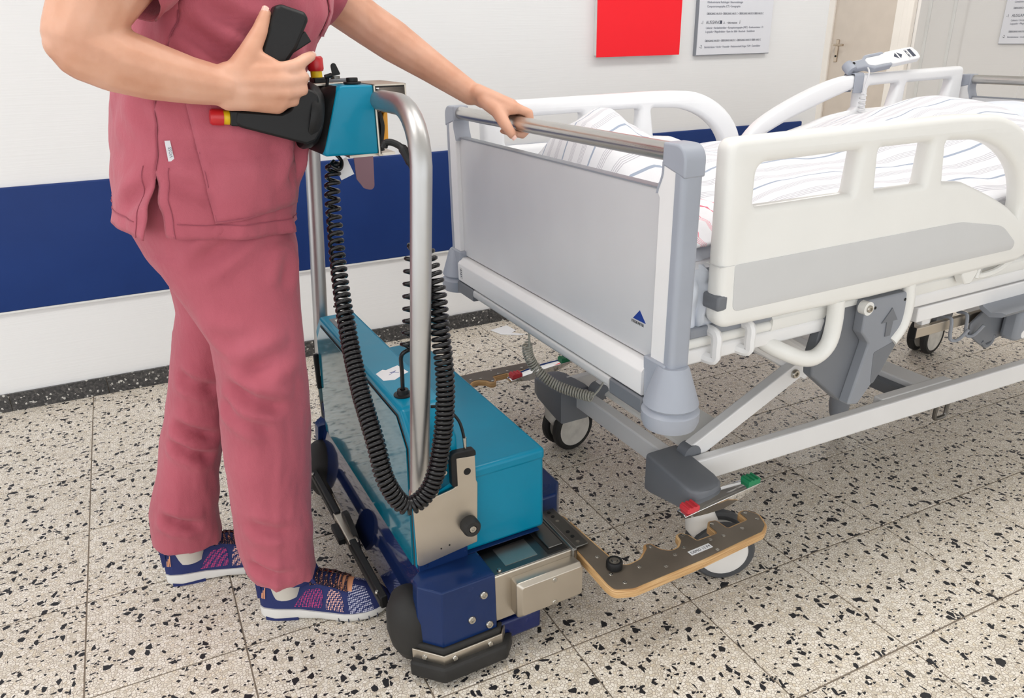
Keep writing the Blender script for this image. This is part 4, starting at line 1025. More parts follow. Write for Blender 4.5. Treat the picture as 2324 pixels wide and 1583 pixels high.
        # arm bracket (angle)
        b = MB(); bxs(b, 0.410, 0.456, -0.400, -0.250, 0.176, 0.181); bxs(b, 0.410, 0.4145, -0.400, -0.250, 0.115, 0.181); BR = b.build('arm_bracket', 'steel_dark', B, bevel=0.002)
        for q, yy in enumerate((-0.262, -0.280, -0.300, -0.345, -0.364, -0.385)):
            b = MB(); b.cyl((0.437, Y(yy), 0.1805), (0.437, Y(yy), 0.1817), 0.0045, 12); b.build('bracket_hole', 'hole' if q % 3 < 2 else 'bolt', BR)
        # L-shaped clamp plate: plywood body under a steel sheet
        ol = [(0.427, -0.262, .010), (0.470, -0.262, .03), (0.479, -0.447, .03), (0.478, -0.478, .014), (0.496, -0.489, .02), (0.528, -0.485, .02), (0.558, -0.464, .012), (0.562, -0.452, .008), (0.580, -0.453, .010), (0.588, -0.480, .014), (0.601, -0.496, .02), (0.622, -0.494, .014), (0.639, -0.480, .008), (0.645, -0.460, .008), (0.662, -0.456, .010), (0.674, -0.474, .014), (0.677, -0.496, .003),
              (0.727, -0.497, .003), (0.728, -0.470, .006), (0.744, -0.455, .010), (0.764, -0.460, .008), (0.766, -0.495, .003), (0.821, -0.492, .003), (0.823, -0.463, .010), (0.848, -0.459, .018), (0.867, -0.492, .024), (0.849, -0.533, .024), (0.823, -0.549, .02), (0.643, -0.560), (0.461, -0.562, .03), (0.420, -0.546, .03), (0.417, -0.521, .02), (0.423, -0.387)]
        pl = [(x, Y(y)) for x, y in rpoly(ol, 4)]
        if s > 0: pl = pl[::-1]
        CP = curve_plate(pl, [], 0.018, 0.002, 'clamp_plate', 'tan_ply', B, 'xy', 0.1605)
        cx_ = sum(p[0] for p in pl)/len(pl)
        ins = rpoly(ol, 4)
        # inset sheet: shrink the outline a little
        n = len(ins); sh = []
        for k in range(n):
            p = Vector(ins[k]); a = Vector(ins[k-1]); c = Vector(ins[(k+1) % n])
            tn = (c-a)
            if tn.length < 1e-9: sh.append(ins[k]); continue
            tn.normalize(); nn = Vector((tn.y, -tn.x)); sh.append((p.x+nn.x*0.0055, p.y+nn.y*0.0055))
        sh = [(x, Y(y)) for x, y in sh]
        if s > 0: sh = sh[::-1]
        b = MB(); b.prism(sh, 'z', 0.1690, 0.1712); b.build('steel_sheet', 'arm_steel', CP, smooth=0)
        for x, y in ((0.450, -0.33), (0.452, -0.44), (0.455, -0.535), (0.445, -0.50), (0.510, -0.510), (0.560, -0.535), (0.572, -0.468), (0.60, -0.515), (0.632, -0.505), (0.70, -0.512), (0.658, -0.470), (0.742, -0.470), (0.735, -0.515), (0.79, -0.515), (0.838, -0.475), (0.845, -0.505), (0.47, -0.30), (0.690, -0.545)):
            bolt('screw', (x, Y(y), 0.1711), (0, 0, 1), 0.0045, CP, h=0.0012)
        b = MB(); b.lathe([(0.0001, .171), (0.015, .171), (0.0175, .174), (0.0175, .187), (0.0155, .190), (0.0115, .190), (0.0115, .1885), (0.0001, .1905)], (0.463, Y(-0.486), 0), (0, 0, 1), 24); RL = b.build('guide_roller', 'black', CP)
        b = MB(); b.lathe([(0.0001, .1884), (0.0113, .1884), (0.0113, .1892), (0.0055, .1894), (0.0055, .1915), (0.0001, .1915)], (0.463, Y(-0.486), 0), (0, 0, 1), 20); b.build('roller_hub', 'bolt', CP)
        if s < 0:
            b = MB(); mw = Matrix.Translation((0.632, -0.531, 0.1713)) @ Matrix.Rotation(math.radians(1), 4, 'Z')
            b.box(-0.003, 0.056, -0.004, 0.0105, 0, 0.0006); b.v = [mw @ Vector(v) for v in b.v]; b.build('tape_label', 'paper', CP, smooth=0)
            text('DEMO 12 P4', 0.0098, 'tape_lettering', 'ink_black', CP, mw @ Matrix.Translation((0.0, -0.0005, 0.0007)))
        # steel handle-foot bracket with knob, rubber buffer
        b = MB()
        pp = [(0.079, .237, .014), (0.079, .375, .002), (0.133, .385, .0), (0.172, .392, .014), (0.172, .455, .002), (0.212, .450, .002), (0.212, .395, .004), (0.215, .388, .004), (0.209, .250, .003), (0.09, .236, .01)]
        b.prism([(x, z) for x, z in rpoly(pp, 4)], 'y', min(Y(-0.3585), Y(-0.3625)), max(Y(-0.3585), Y(-0.3625))); HP = b.build('foot_bracket', 'steel_plate', B, bevel=0.0008, smooth=30)
        b = MB(); b.prism(rpoly([(0.160, .395, .01), (0.160, .470, .01), (0.213, .466, .01), (0.213, .452, .002), (0.172, .456, .0), (0.172, .395, .0)], 4), 'y', min(Y(-0.350), Y(-0.366)), max(Y(-0.350), Y(-0.366))); b.build('rubber_buffer', 'black', HP, bevel=0.002)
        yo = Y(-0.3625); dy = -1 if s < 0 else 1
        b = MB(); b.cyl((0.194, yo, .420), (0.194, yo+dy*0.0006, .420), 0.0075, 16); b.build('bracket_hole', 'hole', HP)
        b = MB(); b.lathe([(0.0001, 0.0), (0.019, 0.0), (0.019, 0.018), (0.016, 0.023), (0.0085, 0.023), (0.008, 0.019), (0.0001, 0.019)], (0.191, yo, .300), (0, dy, 0), 24); KN = b.build('rubber_knob', 'rubber', HP, smooth=40)
        bolt('bolt', (0.191, yo+dy*0.019, .300), (0, dy, 0), 0.0085, HP)
        for x, z in ((0.130, .262), (0.148, .264)):
            b = MB(); b.cyl((x, yo, z), (x, yo+dy*0.0005, z), 0.0018, 8); b.build('pin_hole', 'hole', HP)
        bolt('bolt', (0.099, Y(-0.352), .228), (0, dy, 0), 0.006, HP)
        b = MB(); b.prism(rpoly([(0.135, .385, .0), (0.135, .455, .004), (0.162, .47, .01), (0.170, .40, .0)], 3), 'y', min(Y(-0.340), Y(-0.352)), max(Y(-0.340), Y(-0.352))); NB = b.build('tube_lug', 'navy', HP, bevel=0.002)
        for z in (.452, .430): bolt('bolt', (0.150, Y(-0.352), z-0.004), (0, dy, 0), 0.006, HP)
        # bowden cable of the clamp
        b = MB(); b.tube(spline([(0.14, Y(-0.33), .560), (0.165, Y(-0.338), .555), (0.188, Y(-0.348), .525), (0.194, Y(-0.356), .487)], 6), 0.003, 8); b.build('bowden_cable', 'black', B)
        b = MB(); b.tube([(0.194, Y(-0.356), .492), (0.194, Y(-0.357), .464)], [0.0042, 0.003], 10); b.build('cable_end', 'bolt', HP)
    # ---- steel handle bar: one bent tube
    p = []
    def arc_pts(s):
        lo = Vector((0.096, s*0.352, 0.372)); hi = Vector((0.140, s*0.356, 0.985))
        q = [lo, lo.lerp(hi, 0.33), lo.lerp(hi, 0.66), hi]
        for k in range(1, 9):
            a = k/8*PI/2
            q.append(Vector((0.140+0.012*math.sin(a), s*(0.356-0.115*(1-math.cos(a))), 0.985+0.110*math.sin(a))))
        return q
    L_ = arc_pts(-1); R_ = arc_pts(1)
    path = L_+[Vector((0.153, y, 1.0955)) for y in (-0.15, 0.0, 0.15)]+R_[::-1]
    b = MB(); b.tube(path, 0.0185, 24); HB_ = b.build('handle_bar', 'steel', B, smooth=60)
    for s in (-1, 1):   # flattened tube feet bolted to the brackets
        b = MB(); b.prism(rpoly([(0.078, .372, .002), (0.078, .41, .01), (0.118, .41, .01), (0.134, .385, .002)], 3), 'y', min(s*0.345, s*0.358), max(s*0.345, s*0.358)); b.build('tube_foot', 'steel_plate', HB_, bevel=0.002)
        bolt('bolt', (0.103, s*0.3585, .388), (0, s, 0), 0.008, HB_)
    # ---- control head
    def sect(x, y0, z0, z1, r): return [(x, y-0.070, z) for y, z in rpoly([(-y0, z0, r), (-y0, z1, r), (y0, z1, r), (y0, z0, r)], 5)]
    fx_ = lambda z: 0.040+(z-1.004)/0.1185*0.038
    def slant(P, k, d): return [(fx_(z)+d, y, z) for x, y, z in P]
    b = MB(); b.loft([sect(0.142, 0.070, 1.0015, 1.122, .004), slant(sect(0, 0.070, 1.0035, 1.1235, .006), 1, 0.006), slant(sect(0, 0.067, 1.0065, 1.1215, .012), 1, 0.0)]); CH = b.build('control_head', 'teal', B, bevel=0.002, smooth=30)
    b = MB(); b.loft([slant(sect(0, 0.066, 1.0065, 1.1225, .012), 1, 0.001), slant(sect(0, 0.060, 1.0105, 1.119, .05), 1, -0.010), slant(sect(0, 0.050, 1.020, 1.113, .044), 1, -0.018)]); b.build('head_shroud', 'black', CH, smooth=60)
    # U bracket behind the head, open at the sides where the bar enters
    b = MB(); w = 0.143; w2 = 0.003
    b.box(0.142, 0.204, -w, w2, 1.1195, 1.123); b.box(0.142, 0.1455, -w, w2, 0.998, 1.123); b.box(0.142, 0.15, -w, w2, 0.997, 1.0005); b.box(0.2005, 0.204, -w, w2, 1.098, 1.123)
    b.build('head_bracket', 'steel_plate', CH, bevel=0.001, smooth=0)
    b = MB(); b.box(0.1456, 0.1475, -0.141, 0.0, 1.001, 1.119); b.box(0.1475, 0.20, -0.1425, 0.002, 1.1172, 1.1194); b.build('bracket_liner', 'black', CH, smooth=0)
    b = MB(); b.prism(rpoly([(0.156, 1.01, .004), (0.158, 1.055, .006), (0.164, 1.073, .004), (0.171, 1.073, .002), (0.168, 1.012, .002)], 3), 'y', -0.125, -0.02); b.build('cable_cover', 'orange', CH, bevel=0.002)
    b = MB(); b.tube(spline([(0.152, -0.13, 1.075), (0.156, -0.132, 1.05), (0.152, -0.13, 1.02), (0.153, -0.13, 1.005)], 5), 0.005, 8); b.build('head_cable', 'black', CH)
    # silver back plate, deflector underneath with a reflection painted in
    b = MB(); b.prism(rpoly([(0.134, .998, .002), (0.176, .998, .002), (0.172, .908, .01), (0.150, .915, .01), (0.136, .936, .006)], 3), 'y', -0.002, 0.001); b.build('deflector_plate', 'steel_reflect', CH, smooth=0)
    b = MB(); b.box(0.09, 0.178, -0.13, 0.0, 0.9965, 1.001); b.build('bottom_plate', 'steel_plate', CH, smooth=0)
    # black dish and boss in front
    zc = 1.068
    b = MB(); b.lathe([(0.0001, 0.0), (0.047, 0.0), (0.055, -0.008), (0.059, -0.020), (0.057, -0.026), (0.045, -0.024), (0.0001, -0.022)], (0.046, -0.098, zc), (1, 0, -0.25), 36); b.build('tiller_dish', 'black', CH, smooth=40)
    # tiller grips: one each side; the near one is in the nurse's hand
    for s in (-1,):
        yc = -0.128
        low = [(-0.106, 1.068, .012), (-0.098, 1.092, .004), (-0.026, 1.083, .004), (-0.010, 1.089, .012), (0.001, 1.113, .012), (0.018, 1.124, .016), (0.040, 1.114, .016), (0.042, 1.055, .01), (0.027, 1.034, .008), (0.010, 1.029, .010)]
        b = MB(); b.prism(rpoly(low, 5), 'y', yc-0.021, yc+0.021); TL = b.build('tiller_arm', 'black', B, bevel=0.006, smooth=40)
        b = MB(); b.prism(rpoly([(-0.081, 1.078, .006), (-0.022, 1.078, .006), (-0.004, 1.165, .01), (0.014, 1.186, .006), (0.040, 1.231, .012), (0.034, 1.242, .008), (-0.004, 1.2545, .012), (-0.014, 1.250, .008), (-0.052, 1.172, .02)], 5), 'y', yc-0.0175, yc+0.0175); b.build('tiller_grip', 'black', TL, bevel=0.006, smooth=40)
        rot = Matrix.Rotation(math.radians(-28), 3, 'Y')
        b = MB(); b.box(-0.006, 0.040, yc-0.012, yc+0.012, 1.180, 1.199, rot, (0.008, yc, 1.19)); b.build('trigger', 'black', TL, bevel=0.002)
        b = MB(); b.box(-0.023, -0.016, yc-0.008, yc+0.008, 1.216, 1.242, Matrix.Rotation(math.radians(24), 3, 'Y')); b.build('thumb_button', 'clean_white', TL, bevel=0.002)
        ax = Vector((-0.97, 0, 0.10)).normalized(); e0 = Vector((-0.103, yc, 1.0795))
        b = MB(); b.box(-0.110, -0.095, yc-0.0185, yc+0.0185, 1.067, 1.0915, Matrix.Rotation(math.radians(6), 3, 'Y')); b.build('end_collar', 'black', TL, bevel=0.002)
        b = MB(); b.lathe([(0.0001, 0.004), (0.0115, 0.004), (0.0115, 0.018), (0.0001, 0.018)], e0, ax, 20); b.build('button_collar', 'yellow', TL)
        b = MB(); b.lathe([(0.0001, 0.017), (0.0135, 0.017), (0.0135, 0.034), (0.011, 0.0375), (0.0001, 0.038)], e0, ax, 24); b.build('safety_button', 'red', TL, smooth=40)
    # top controls: emergency stop, key, lever
    zt = 1.1235
    b = MB(); b.box(0.052, 0.125, -0.075, 0.005, zt-0.003, zt+0.002); b.build('top_plate', 'steel_plate', CH, bevel=0.001)
    b = MB(); b.box(0.058, 0.083, -0.060, -0.020, zt+0.001, zt+0.011); b.build('switch_block', 'black', CH, bevel=0.002)
    b = MB(); b.cyl((0.068, -0.040, zt+0.010), (0.068, -0.040, zt+0.026), 0.0105, 20); b.build('stop_collar', 'yellow', CH)
    b = MB(); b.lathe([(0.0001, zt+0.022), (0.013, zt+0.022), (0.0145, zt+0.026), (0.0145, zt+0.044), (0.012, zt+0.0475), (0.0001, zt+0.048)], (0.068, -0.040, 0), (0, 0, 1), 24); b.build('stop_button', 'red', CH, smooth=40)
    b = MB(); b.box(0.082, 0.135, -0.050, -0.020, zt+0.001, zt+0.007); b.build('key_base', 'grey_dark', CH, bevel=0.002)
    b = MB(); b.cyl((0.104, -0.035, zt+0.006), (0.104, -0.035, zt+0.012), 0.009, 16); b.build('key_switch', 'steel_dark', CH)
    b = MB(); b.prism(rpoly([(0.099, zt+0.012, .002), (0.097, zt+0.033, .006), (0.106, zt+0.036, .006), (0.115, zt+0.014, .002)], 3), 'y', -0.0365, -0.0335); b.build('key', 'black', CH, bevel=0.001)
    b = MB(); b.tube([(0.072, -0.085, zt-0.008), (0.076, -0.090, zt+0.014)], 0.003, 8); b.tube([(0.070, -0.091, zt+0.013), (0.083, -0.090, zt+0.016)], 0.004, 8); b.build('toggle_lever', 'black', CH)
    b = MB(); b.cyl((0.115, -0.105, zt), (0.115, -0.105, zt+0.004), 0.016, 20); b.cyl((0.115, -0.105, zt+0.004), (0.115, -0.105, zt+0.011), 0.0105, 20); b.build('selector_knob', 'black', CH, bevel=0.001)
    # brake lever on the bar
    b = MB(); b.tube(spline([(0.134, -0.346, 0.992), (0.130, -0.338, 1.012), (0.124, -0.322, 1.032), (0.112, -0.310, 1.041), (0.102, -0.304, 1.041), (0.099, -0.302, 1.034)], 5), [0.006]*5+[0.008]*6+[0.0055]*10+[0.0065]*5, 10); b.build('brake_lever', 'black', HB_)
    # ---- cables
    U = [(0.075, -0.07, 0.985), (0.062, -0.085, .93), (0.056, -0.10, .879), (0.039, -0.16, .792), (0.027, -0.22, .708), (0.018, -0.295, .617), (0.018, -0.362, .539), (0.022, -0.398, .469), (0.052, -0.412, .418), (0.098, -0.414, .445), (0.130, -0.402, .524), (0.150, -0.384, .618), (0.155, -0.364, .712), (0.163, -0.334, .792), (0.160, -0.30, .850)]
    cp = coil_path(U, lambda u: 0.0118+0.002*sm(0.05, 0.4, u), lambda u: (0.0170-0.0085*sm(0.03, 0.38, u) if u < 0.6 else 0.0085+0.005*sm(0.72, 1, u)), 12, 10)
    b = MB(); b.tube(cp, 0.0043, 7); b.build('coiled_cable', 'black_gloss', B, smooth=60)
    cp2 = coil_path([(0.157, -0.285, .862), (0.150, -0.266, .84), (0.143, -0.26, .776), (0.136, -0.26, .699), (0.126, -0.258, .651)], 0.0118, lambda u: 0.024, 12, 10)
    b = MB(); b.tube(spline([Vector(cp[-1]), Vector((0.160, -0.292, .868))], 3)+cp2+spline([cp2[-1], (0.118, -0.250, .640), (0.119, -0.242, .60), (0.118, -0.240, .556)], 6)[1:], 0.0042, 7); b.build('coiled_cable', 'black_gloss', B, smooth=60)
    b = MB(); b.tube(spline([(0.078, -0.07, 1.0), (0.088, -0.078, .985), (0.080, -0.090, .972), (0.066, -0.085, .980), (0.075, -0.07, 0.985)], 6), 0.0036, 8); b.build('cable_loop', 'black_gloss', B, smooth=60)
    b = MB(); b.box(0.082, 0.110, -0.0605, -0.060, .950, .985, Matrix.Rotation(math.radians(-20), 3, 'Y')); b.build('cable_tag', 'paper', B, smooth=0)
    return B
MOVO = build_mover()
# ------------------------------------------------------------------ people
def capsule(b, p, q, r1, r2, n=14):
    p, q = Vector(p), Vector(q); d = q-p; L = max(d.length, 1e-5); d.normalize()
    pr = [(max(1e-4, r1*math.sin(a)), -r1*math.cos(a)) for a in (0.0, .4, .8, 1.2)]+[(r1, 0.0), (r2, L)]+[(max(1e-4, r2*math.sin(a)), L+r2*math.cos(a)) for a in (1.2, .8, .4, 0.0)]
    b.lathe(pr, p, d, n)
def chain(b, pts):
    for (p, r), (q, s) in zip(pts, pts[1:]): capsule(b, p, q, r, s)
def remesh(b, voxel, it=3, fac=0.5):
    """union of overlapping shapes into one continuous surface"""
    me = bpy.data.meshes.new('tmp'); me.from_pydata([tuple(v) for v in b.v], [], b.f)
    bm = bmesh.new(); bm.from_mesh(me); bmesh.ops.recalc_face_normals(bm, faces=bm.faces); bm.to_mesh(me); bm.free()
    o = bpy.data.objects.new('tmp', me); COL.objects.link(o)
    m = o.modifiers.new('r', 'REMESH'); m.mode = 'VOXEL'; m.voxel_size = voxel; m.use_smooth_shade = True
    s = o.modifiers.new('s', 'SMOOTH'); s.factor = fac; s.iterations = it
    dg = bpy.context.evaluated_depsgraph_get(); out = bpy.data.meshes.new_from_object(o.evaluated_get(dg))
    bpy.data.objects.remove(o); bpy.data.meshes.remove(me); return out
def crease_d(p, cs):
    d = 0.0
    for a, c, dep, w in cs:
        ab = c-a; t = max(0, min(1, (p-a).dot(ab)/ab.length_squared)); q = (p-a-ab*t).length
        f = 1-abs(2*t-1)**3
        d += f*dep*(-math.exp(-(q/w)**2)+0.55*math.exp(-((q-1.9*w)/w)**2))
    return d
def CR(*l): return [(Vector(a), Vector(c), d, w) for a, c, d, w in l]

def head_mesh(b, c, fwd, s=1.0):
    """skull, jaw, nose, ears added as overlapping shapes; c = centre, fwd = face direction"""
    f = Vector(fwd).normalized(); up = Vector((0, 0, 1)); up = (up-f*up.dot(f)).normalized(); l = up.cross(f)
    P = lambda x, y, z: Vector(c)+f*x*s+l*y*s+up*z*s
    o = len(b.v); b.sphere((0, 0, 0), 1.0, 24)
    for i in range(o, len(b.v)):
        v = b.v[i]; b.v[i] = tuple(P(v[0]*0.092-0.008, v[1]*0.074, v[2]*0.105+0.02))
    capsule(b, P(0.0, 0, -0.02), P(0.058, 0, -0.085), 0.062*s, 0.026*s)
    capsule(b, P(0.05, 0.02, -0.05), P(0.05, -0.02, -0.05), 0.036*s, 0.036*s)
    capsule(b, P(0.086, 0, 0.008), P(0.104, 0, -0.030), 0.008*s, 0.013*s)
    for y in (-1, 1):
        capsule(b, P(0.098, y*0.010, -0.036), P(0.088, y*0.012, -0.034), 0.007*s, 0.007*s)
        capsule(b, P(-0.010, y*0.074, 0.012), P(-0.004, y*0.072, -0.028), 0.013*s, 0.009*s, 10)
        capsule(b, P(0.078, y*0.020, 0.030), P(0.062, y*0.050, 0.030), 0.009*s, 0.008*s)
    capsule(b, P(0.086, -0.018, -0.062), P(0.086, 0.018, -0.062), 0.008*s, 0.008*s)
    capsule(b, P(0.082, -0.014, -0.073), P(0.082, 0.014, -0.073), 0.009*s, 0.009*s)
    return P
def face_parts(root, P, s, hair):
    for y in (-1, 1):
        b = MB(); b.sphere(P(0.0655, y*0.031, 0.012), 0.0118*s, 16); e = b.build('eye', 'eye', root)
        b = MB(); b.sphere(P(0.0740, y*0.0315, 0.011), 0.0050*s, 12); b.build('iris', 'iris', e)
        b = MB(); b.tube(spline([P(0.086, y*0.014, 0.033), P(0.080, y*0.032, 0.038), P(0.064, y*0.050, 0.031)], 4), 0.0035*s, 6); b.build('eyebrow', 'hair', root)
    b = MB(); b.tube(spline([P(0.0855, -0.022, -0.067), P(0.0925, 0, -0.066), P(0.0855, 0.022, -0.067)], 4), 0.0038*s, 6); b.build('lips', 'lip', root)

def hair_mesh(P, s, bun=True):
    b = MB(); rings = []
    for i in range(0, 13):
        a = i/12*PI*0.62; r = []
        for k in range(28):
            t = 2*PI*k/28; front = max(0, math.cos(t)); lim = 1-0.42*front**2
            aa = a*lim
            r.append(P(0.100*math.sin(aa)*math.cos(t)-0.012, 0.084*math.sin(aa)*math.sin(t), 0.118*math.cos(aa)+0.02+0.003*math.sin(t*9)))
        if i == 0: r = [P(-0.012+0.001*math.cos(2*PI*k/28), 0.001*math.sin(2*PI*k/28), 0.138) for k in range(28)]
        rings.append(r)
    b.loft(rings)
    if bun: b.sphere(P(-0.115, 0, 0.03), 0.045*s, 16)
    return b

def make_shoe(root, heel, ang, label):
    """running shoe, heel back edge at heel (x, y), pointing along ang"""
    Lg = 0.288
    R = Matrix.Translation((heel[0], heel[1], 0)) @ Matrix.Rotation(ang, 4, 'Z')
    def bld(b, name, mat, par, **k): b.v = [R @ Vector(v) for v in b.v]; return b.build(name, mat, par, **k)
    def lerp_tab(tab, s):
        for (a, va), (c, vc) in zip(tab, tab[1:]):
            if s <= c:
                t = (s-a)/(c-a); t = t*t*(3-2*t) if False else t; return va+(vc-va)*t
        return tab[-1][1]
    Wt = [(0, .018), (.01, .027), (.04, .034), (.09, .034), (.15, .041), (.20, .047), (.235, .045), (.262, .036), (.28, .020), (.288, .006)]
    Ct = [(0, 0), (.09, 0.003), (.20, 0.0), (.288, 0.006)]
    Ht = [(0, .086), (.02, .090), (.05, .080), (.085, .078), (.115, .094), (.135, .099), (.165, .090), (.20, .075), (.235, .064), (.262, .054), (.28, .041), (.288, .028)]
    Zs = [(0, .030), (.05, .028), (.12, .023), (.20, .018), (.288, .020)]
    Zb = [(0, .008), (.03, .0015), (.10, .004), (.13, .006), (.18, .0015), (.24, .002), (.27, .007), (.288, .014)]
    S_ = [0, .004, .01, .02, .035, .05, .07, .09, .11, .13, .15, .17, .19, .21, .23, .245, .26, .272, .281, .286, .288]
    def upt(s, ph, off=0.0):
        w = lerp_tab(Wt, s)+off; h = lerp_tab(Ht, s); z0 = lerp_tab(Zs, s)-0.004; c = lerp_tab(Ct, s)
        e = 0.72
        cx = math.cos(ph); sx = math.sin(ph)
        yy = w*math.copysign(abs(cx)**e, cx); zz = (h-z0+off)*abs(sx)**0.9
        lean = 1-0.22*(zz/max(1e-4, h-z0))
        return (s, c+yy*lean, z0+zz)
    b = MB(); b.loft([[upt(s, PI*k/20) for k in range(21)] for s in S_], True, True)
    U = bld(b, 'shoe', 'shoe_navy', root, smooth=80, label=label)
    def sole_ring(s, z, grow): 
        w = lerp_tab(Wt, s)+grow; c = lerp_tab(Ct, s); return w, c
    b = MB(); rings = []
    for s in S_:
        w = lerp_tab(Wt, s)+.004; c = lerp_tab(Ct, s); z1 = lerp_tab(Zs, s)+.002; z0 = lerp_tab(Zb, s)
        rings.append([(s, c-w*0.92, z0), (s, c-w*1.02, (z0+z1)/2), (s, c-w*0.97, z1), (s, c+w*0.97, z1), (s, c+w*1.02, (z0+z1)/2), (s, c+w*0.92, z0)])
    b.loft(rings); SO = bld(b, 'sole', 'shoe_white', U, smooth=50)
    for s in (.178, .20, .222, .244, .262):
        w = lerp_tab(Wt, s)+.0046; c = lerp_tab(Ct, s)
        b = MB(); b.box(s-.001, s+.001, c-w*1.008, c+w*1.008, 0.003, lerp_tab(Zs, s)-.006); bld(b, 'sole_groove', 'ink_dark', U, smooth=0)
    b = MB(); b.loft([[(s, lerp_tab(Ct, s)+m*(lerp_tab(Wt, s)+.0035), z) for m, z in ((-1, .0), (1, .0), (1, lerp_tab(Zb, s)+.004), (-1, lerp_tab(Zb, s)+.004))] for s in (.012, .03, .06, .085)]); bld(b, 'outsole', 'shoe_navy', U)
    # collar rim
    rim = []
    for k in range(25):
        a = 2*PI*k/24; sx = .058+.055*math.cos(a); yy = .027*math.sin(a)
        rim.append((sx, lerp_tab(Ct, max(0, sx))+yy, .080+.016*(0.5-0.5*math.cos(a))**0.7*(1 if math.cos(a) < 0 else .8)+(.004 if math.cos(a) > .3 else 0)))
    b = MB(); b.tube(rim, .0075, 10, False); bld(b, 'collar', 'shoe_navy', U, smooth=80)
    b = MB(); b.loft([[(-.004+dx, y*.017, z) for y in (-1, -.4, .4, 1)]+[(.006+dx, y*.017, z) for y in (1, .4, -.4, -1)] for z, dx in ((.05, .0), (.092, .0), (.110, -.006), (.116, -.010))]); bld(b, 'heel_tab', 'shoe_navy', U, smooth=70)
    # mesh windows
    def patch(s0, s1, p0, p1, slant, mat, nm):
        for side in (0, 1):
            pts = []
            for i in range(9):
                row = []
                for j in range(9):
                    v = j/8; u = i/8
                    ww = 1-0.45*v**2
                    sc = (s0+s1)/2+(u-.5)*(s1-s0)*ww+slant*v
                    ph = p0+(p1-p0)*v
                    row.append(upt(sc, ph if side == 0 else PI-ph, .0009))
                pts.append(row)
            b = MB(); b.grid(pts); bld(b, nm, mat, U, smooth=80)
    patch(.078, .140, .16, .78, .016, 'mesh_pink', 'mesh_window'); patch(.150, .190, .14, .85, .002, 'mesh_peach', 'mesh_window'); patch(.202, .255, .10, 1.42, -.010, 'mesh_grey', 'mesh_window')
    # tongue, eyestay, laces
    b = MB(); b.loft([[(x+dx, y*w, z) for y in (-1, -.5, 0, .5, 1)]+[(x+dx+.008, y*w, z+.003) for y in (1, .5, 0, -.5, -1)] for x, dx, z, w in ((.125, 0, .085, .022), (.114, 0, .112, .025), (.111, -.002, .136, .024), (.108, 0, .150, .016))]); bld(b, 'tongue', 'shoe_navy', U, smooth=80)
    b = MB(); b.box(.1205, .1215, -.008, .008, .122, .134); bld(b, 'tongue_label', 'peach', U, smooth=0)
    b = MB(); pts = [[upt(.178+.030*i/6, 1.0+1.14*j/8, .0012) for j in range(9)] for i in range(7)]; b.grid(pts); bld(b, 'lace_panel', 'peach', U, smooth=80)
    b = MB(); pts = [[upt(.122+.04*i/4, .95+.30*j/5+.03*i, .0016) for j in range(6)] for i in range(5)]; b.grid(pts); bld(b, 'red_inlay', 'red_lining', U, smooth=80)
    b = MB()
    for k in range(8):
        s = .118+.0105*k; 
        for d in (0, 1):
            q = [upt(s+.006*(j/6 if d == 0 else 1-j/6), .92+(PI-1.84)*j/6, .005) for j in range(7)]
            b.tube(q, .0021, 6)
    for k in range(3):
        q = [upt(.120+.018*k+.01*j, 1.0-.09*j, .006+.002*(j % 2)) for j in range(5)]; b.tube(spline(q, 3), .0018, 6)
    bld(b, 'laces', 'lace', U, smooth=70)
    for k in range(3):   # slanted bars at the heel
        b = MB(); h = (.008, .012, .016)[k]
        pts = [[upt(.006+.0035*k+.0022*i+0.0006*j, (.42+.5*h/0.016*j/3), .0015) for j in range(4)] for i in range(2)]
        b.grid(pts); 
        b.v = [(x, -abs(y) if True else y, z) for x, y, z in b.v]; bld(b, 'heel_emblem', 'peach', U, smooth=0)
    return R, U

def ring_tab(tab, z):
    if z <= tab[0][0]: return tab[0][1:]
    for a, c in zip(tab, tab[1:]):
        if z <= c[0]:
            t = (z-a[0])/(c[0]-a[0]); return tuple(x+(y-x)*t for x, y in zip(a[1:], c[1:]))
    return tab[-1][1:]

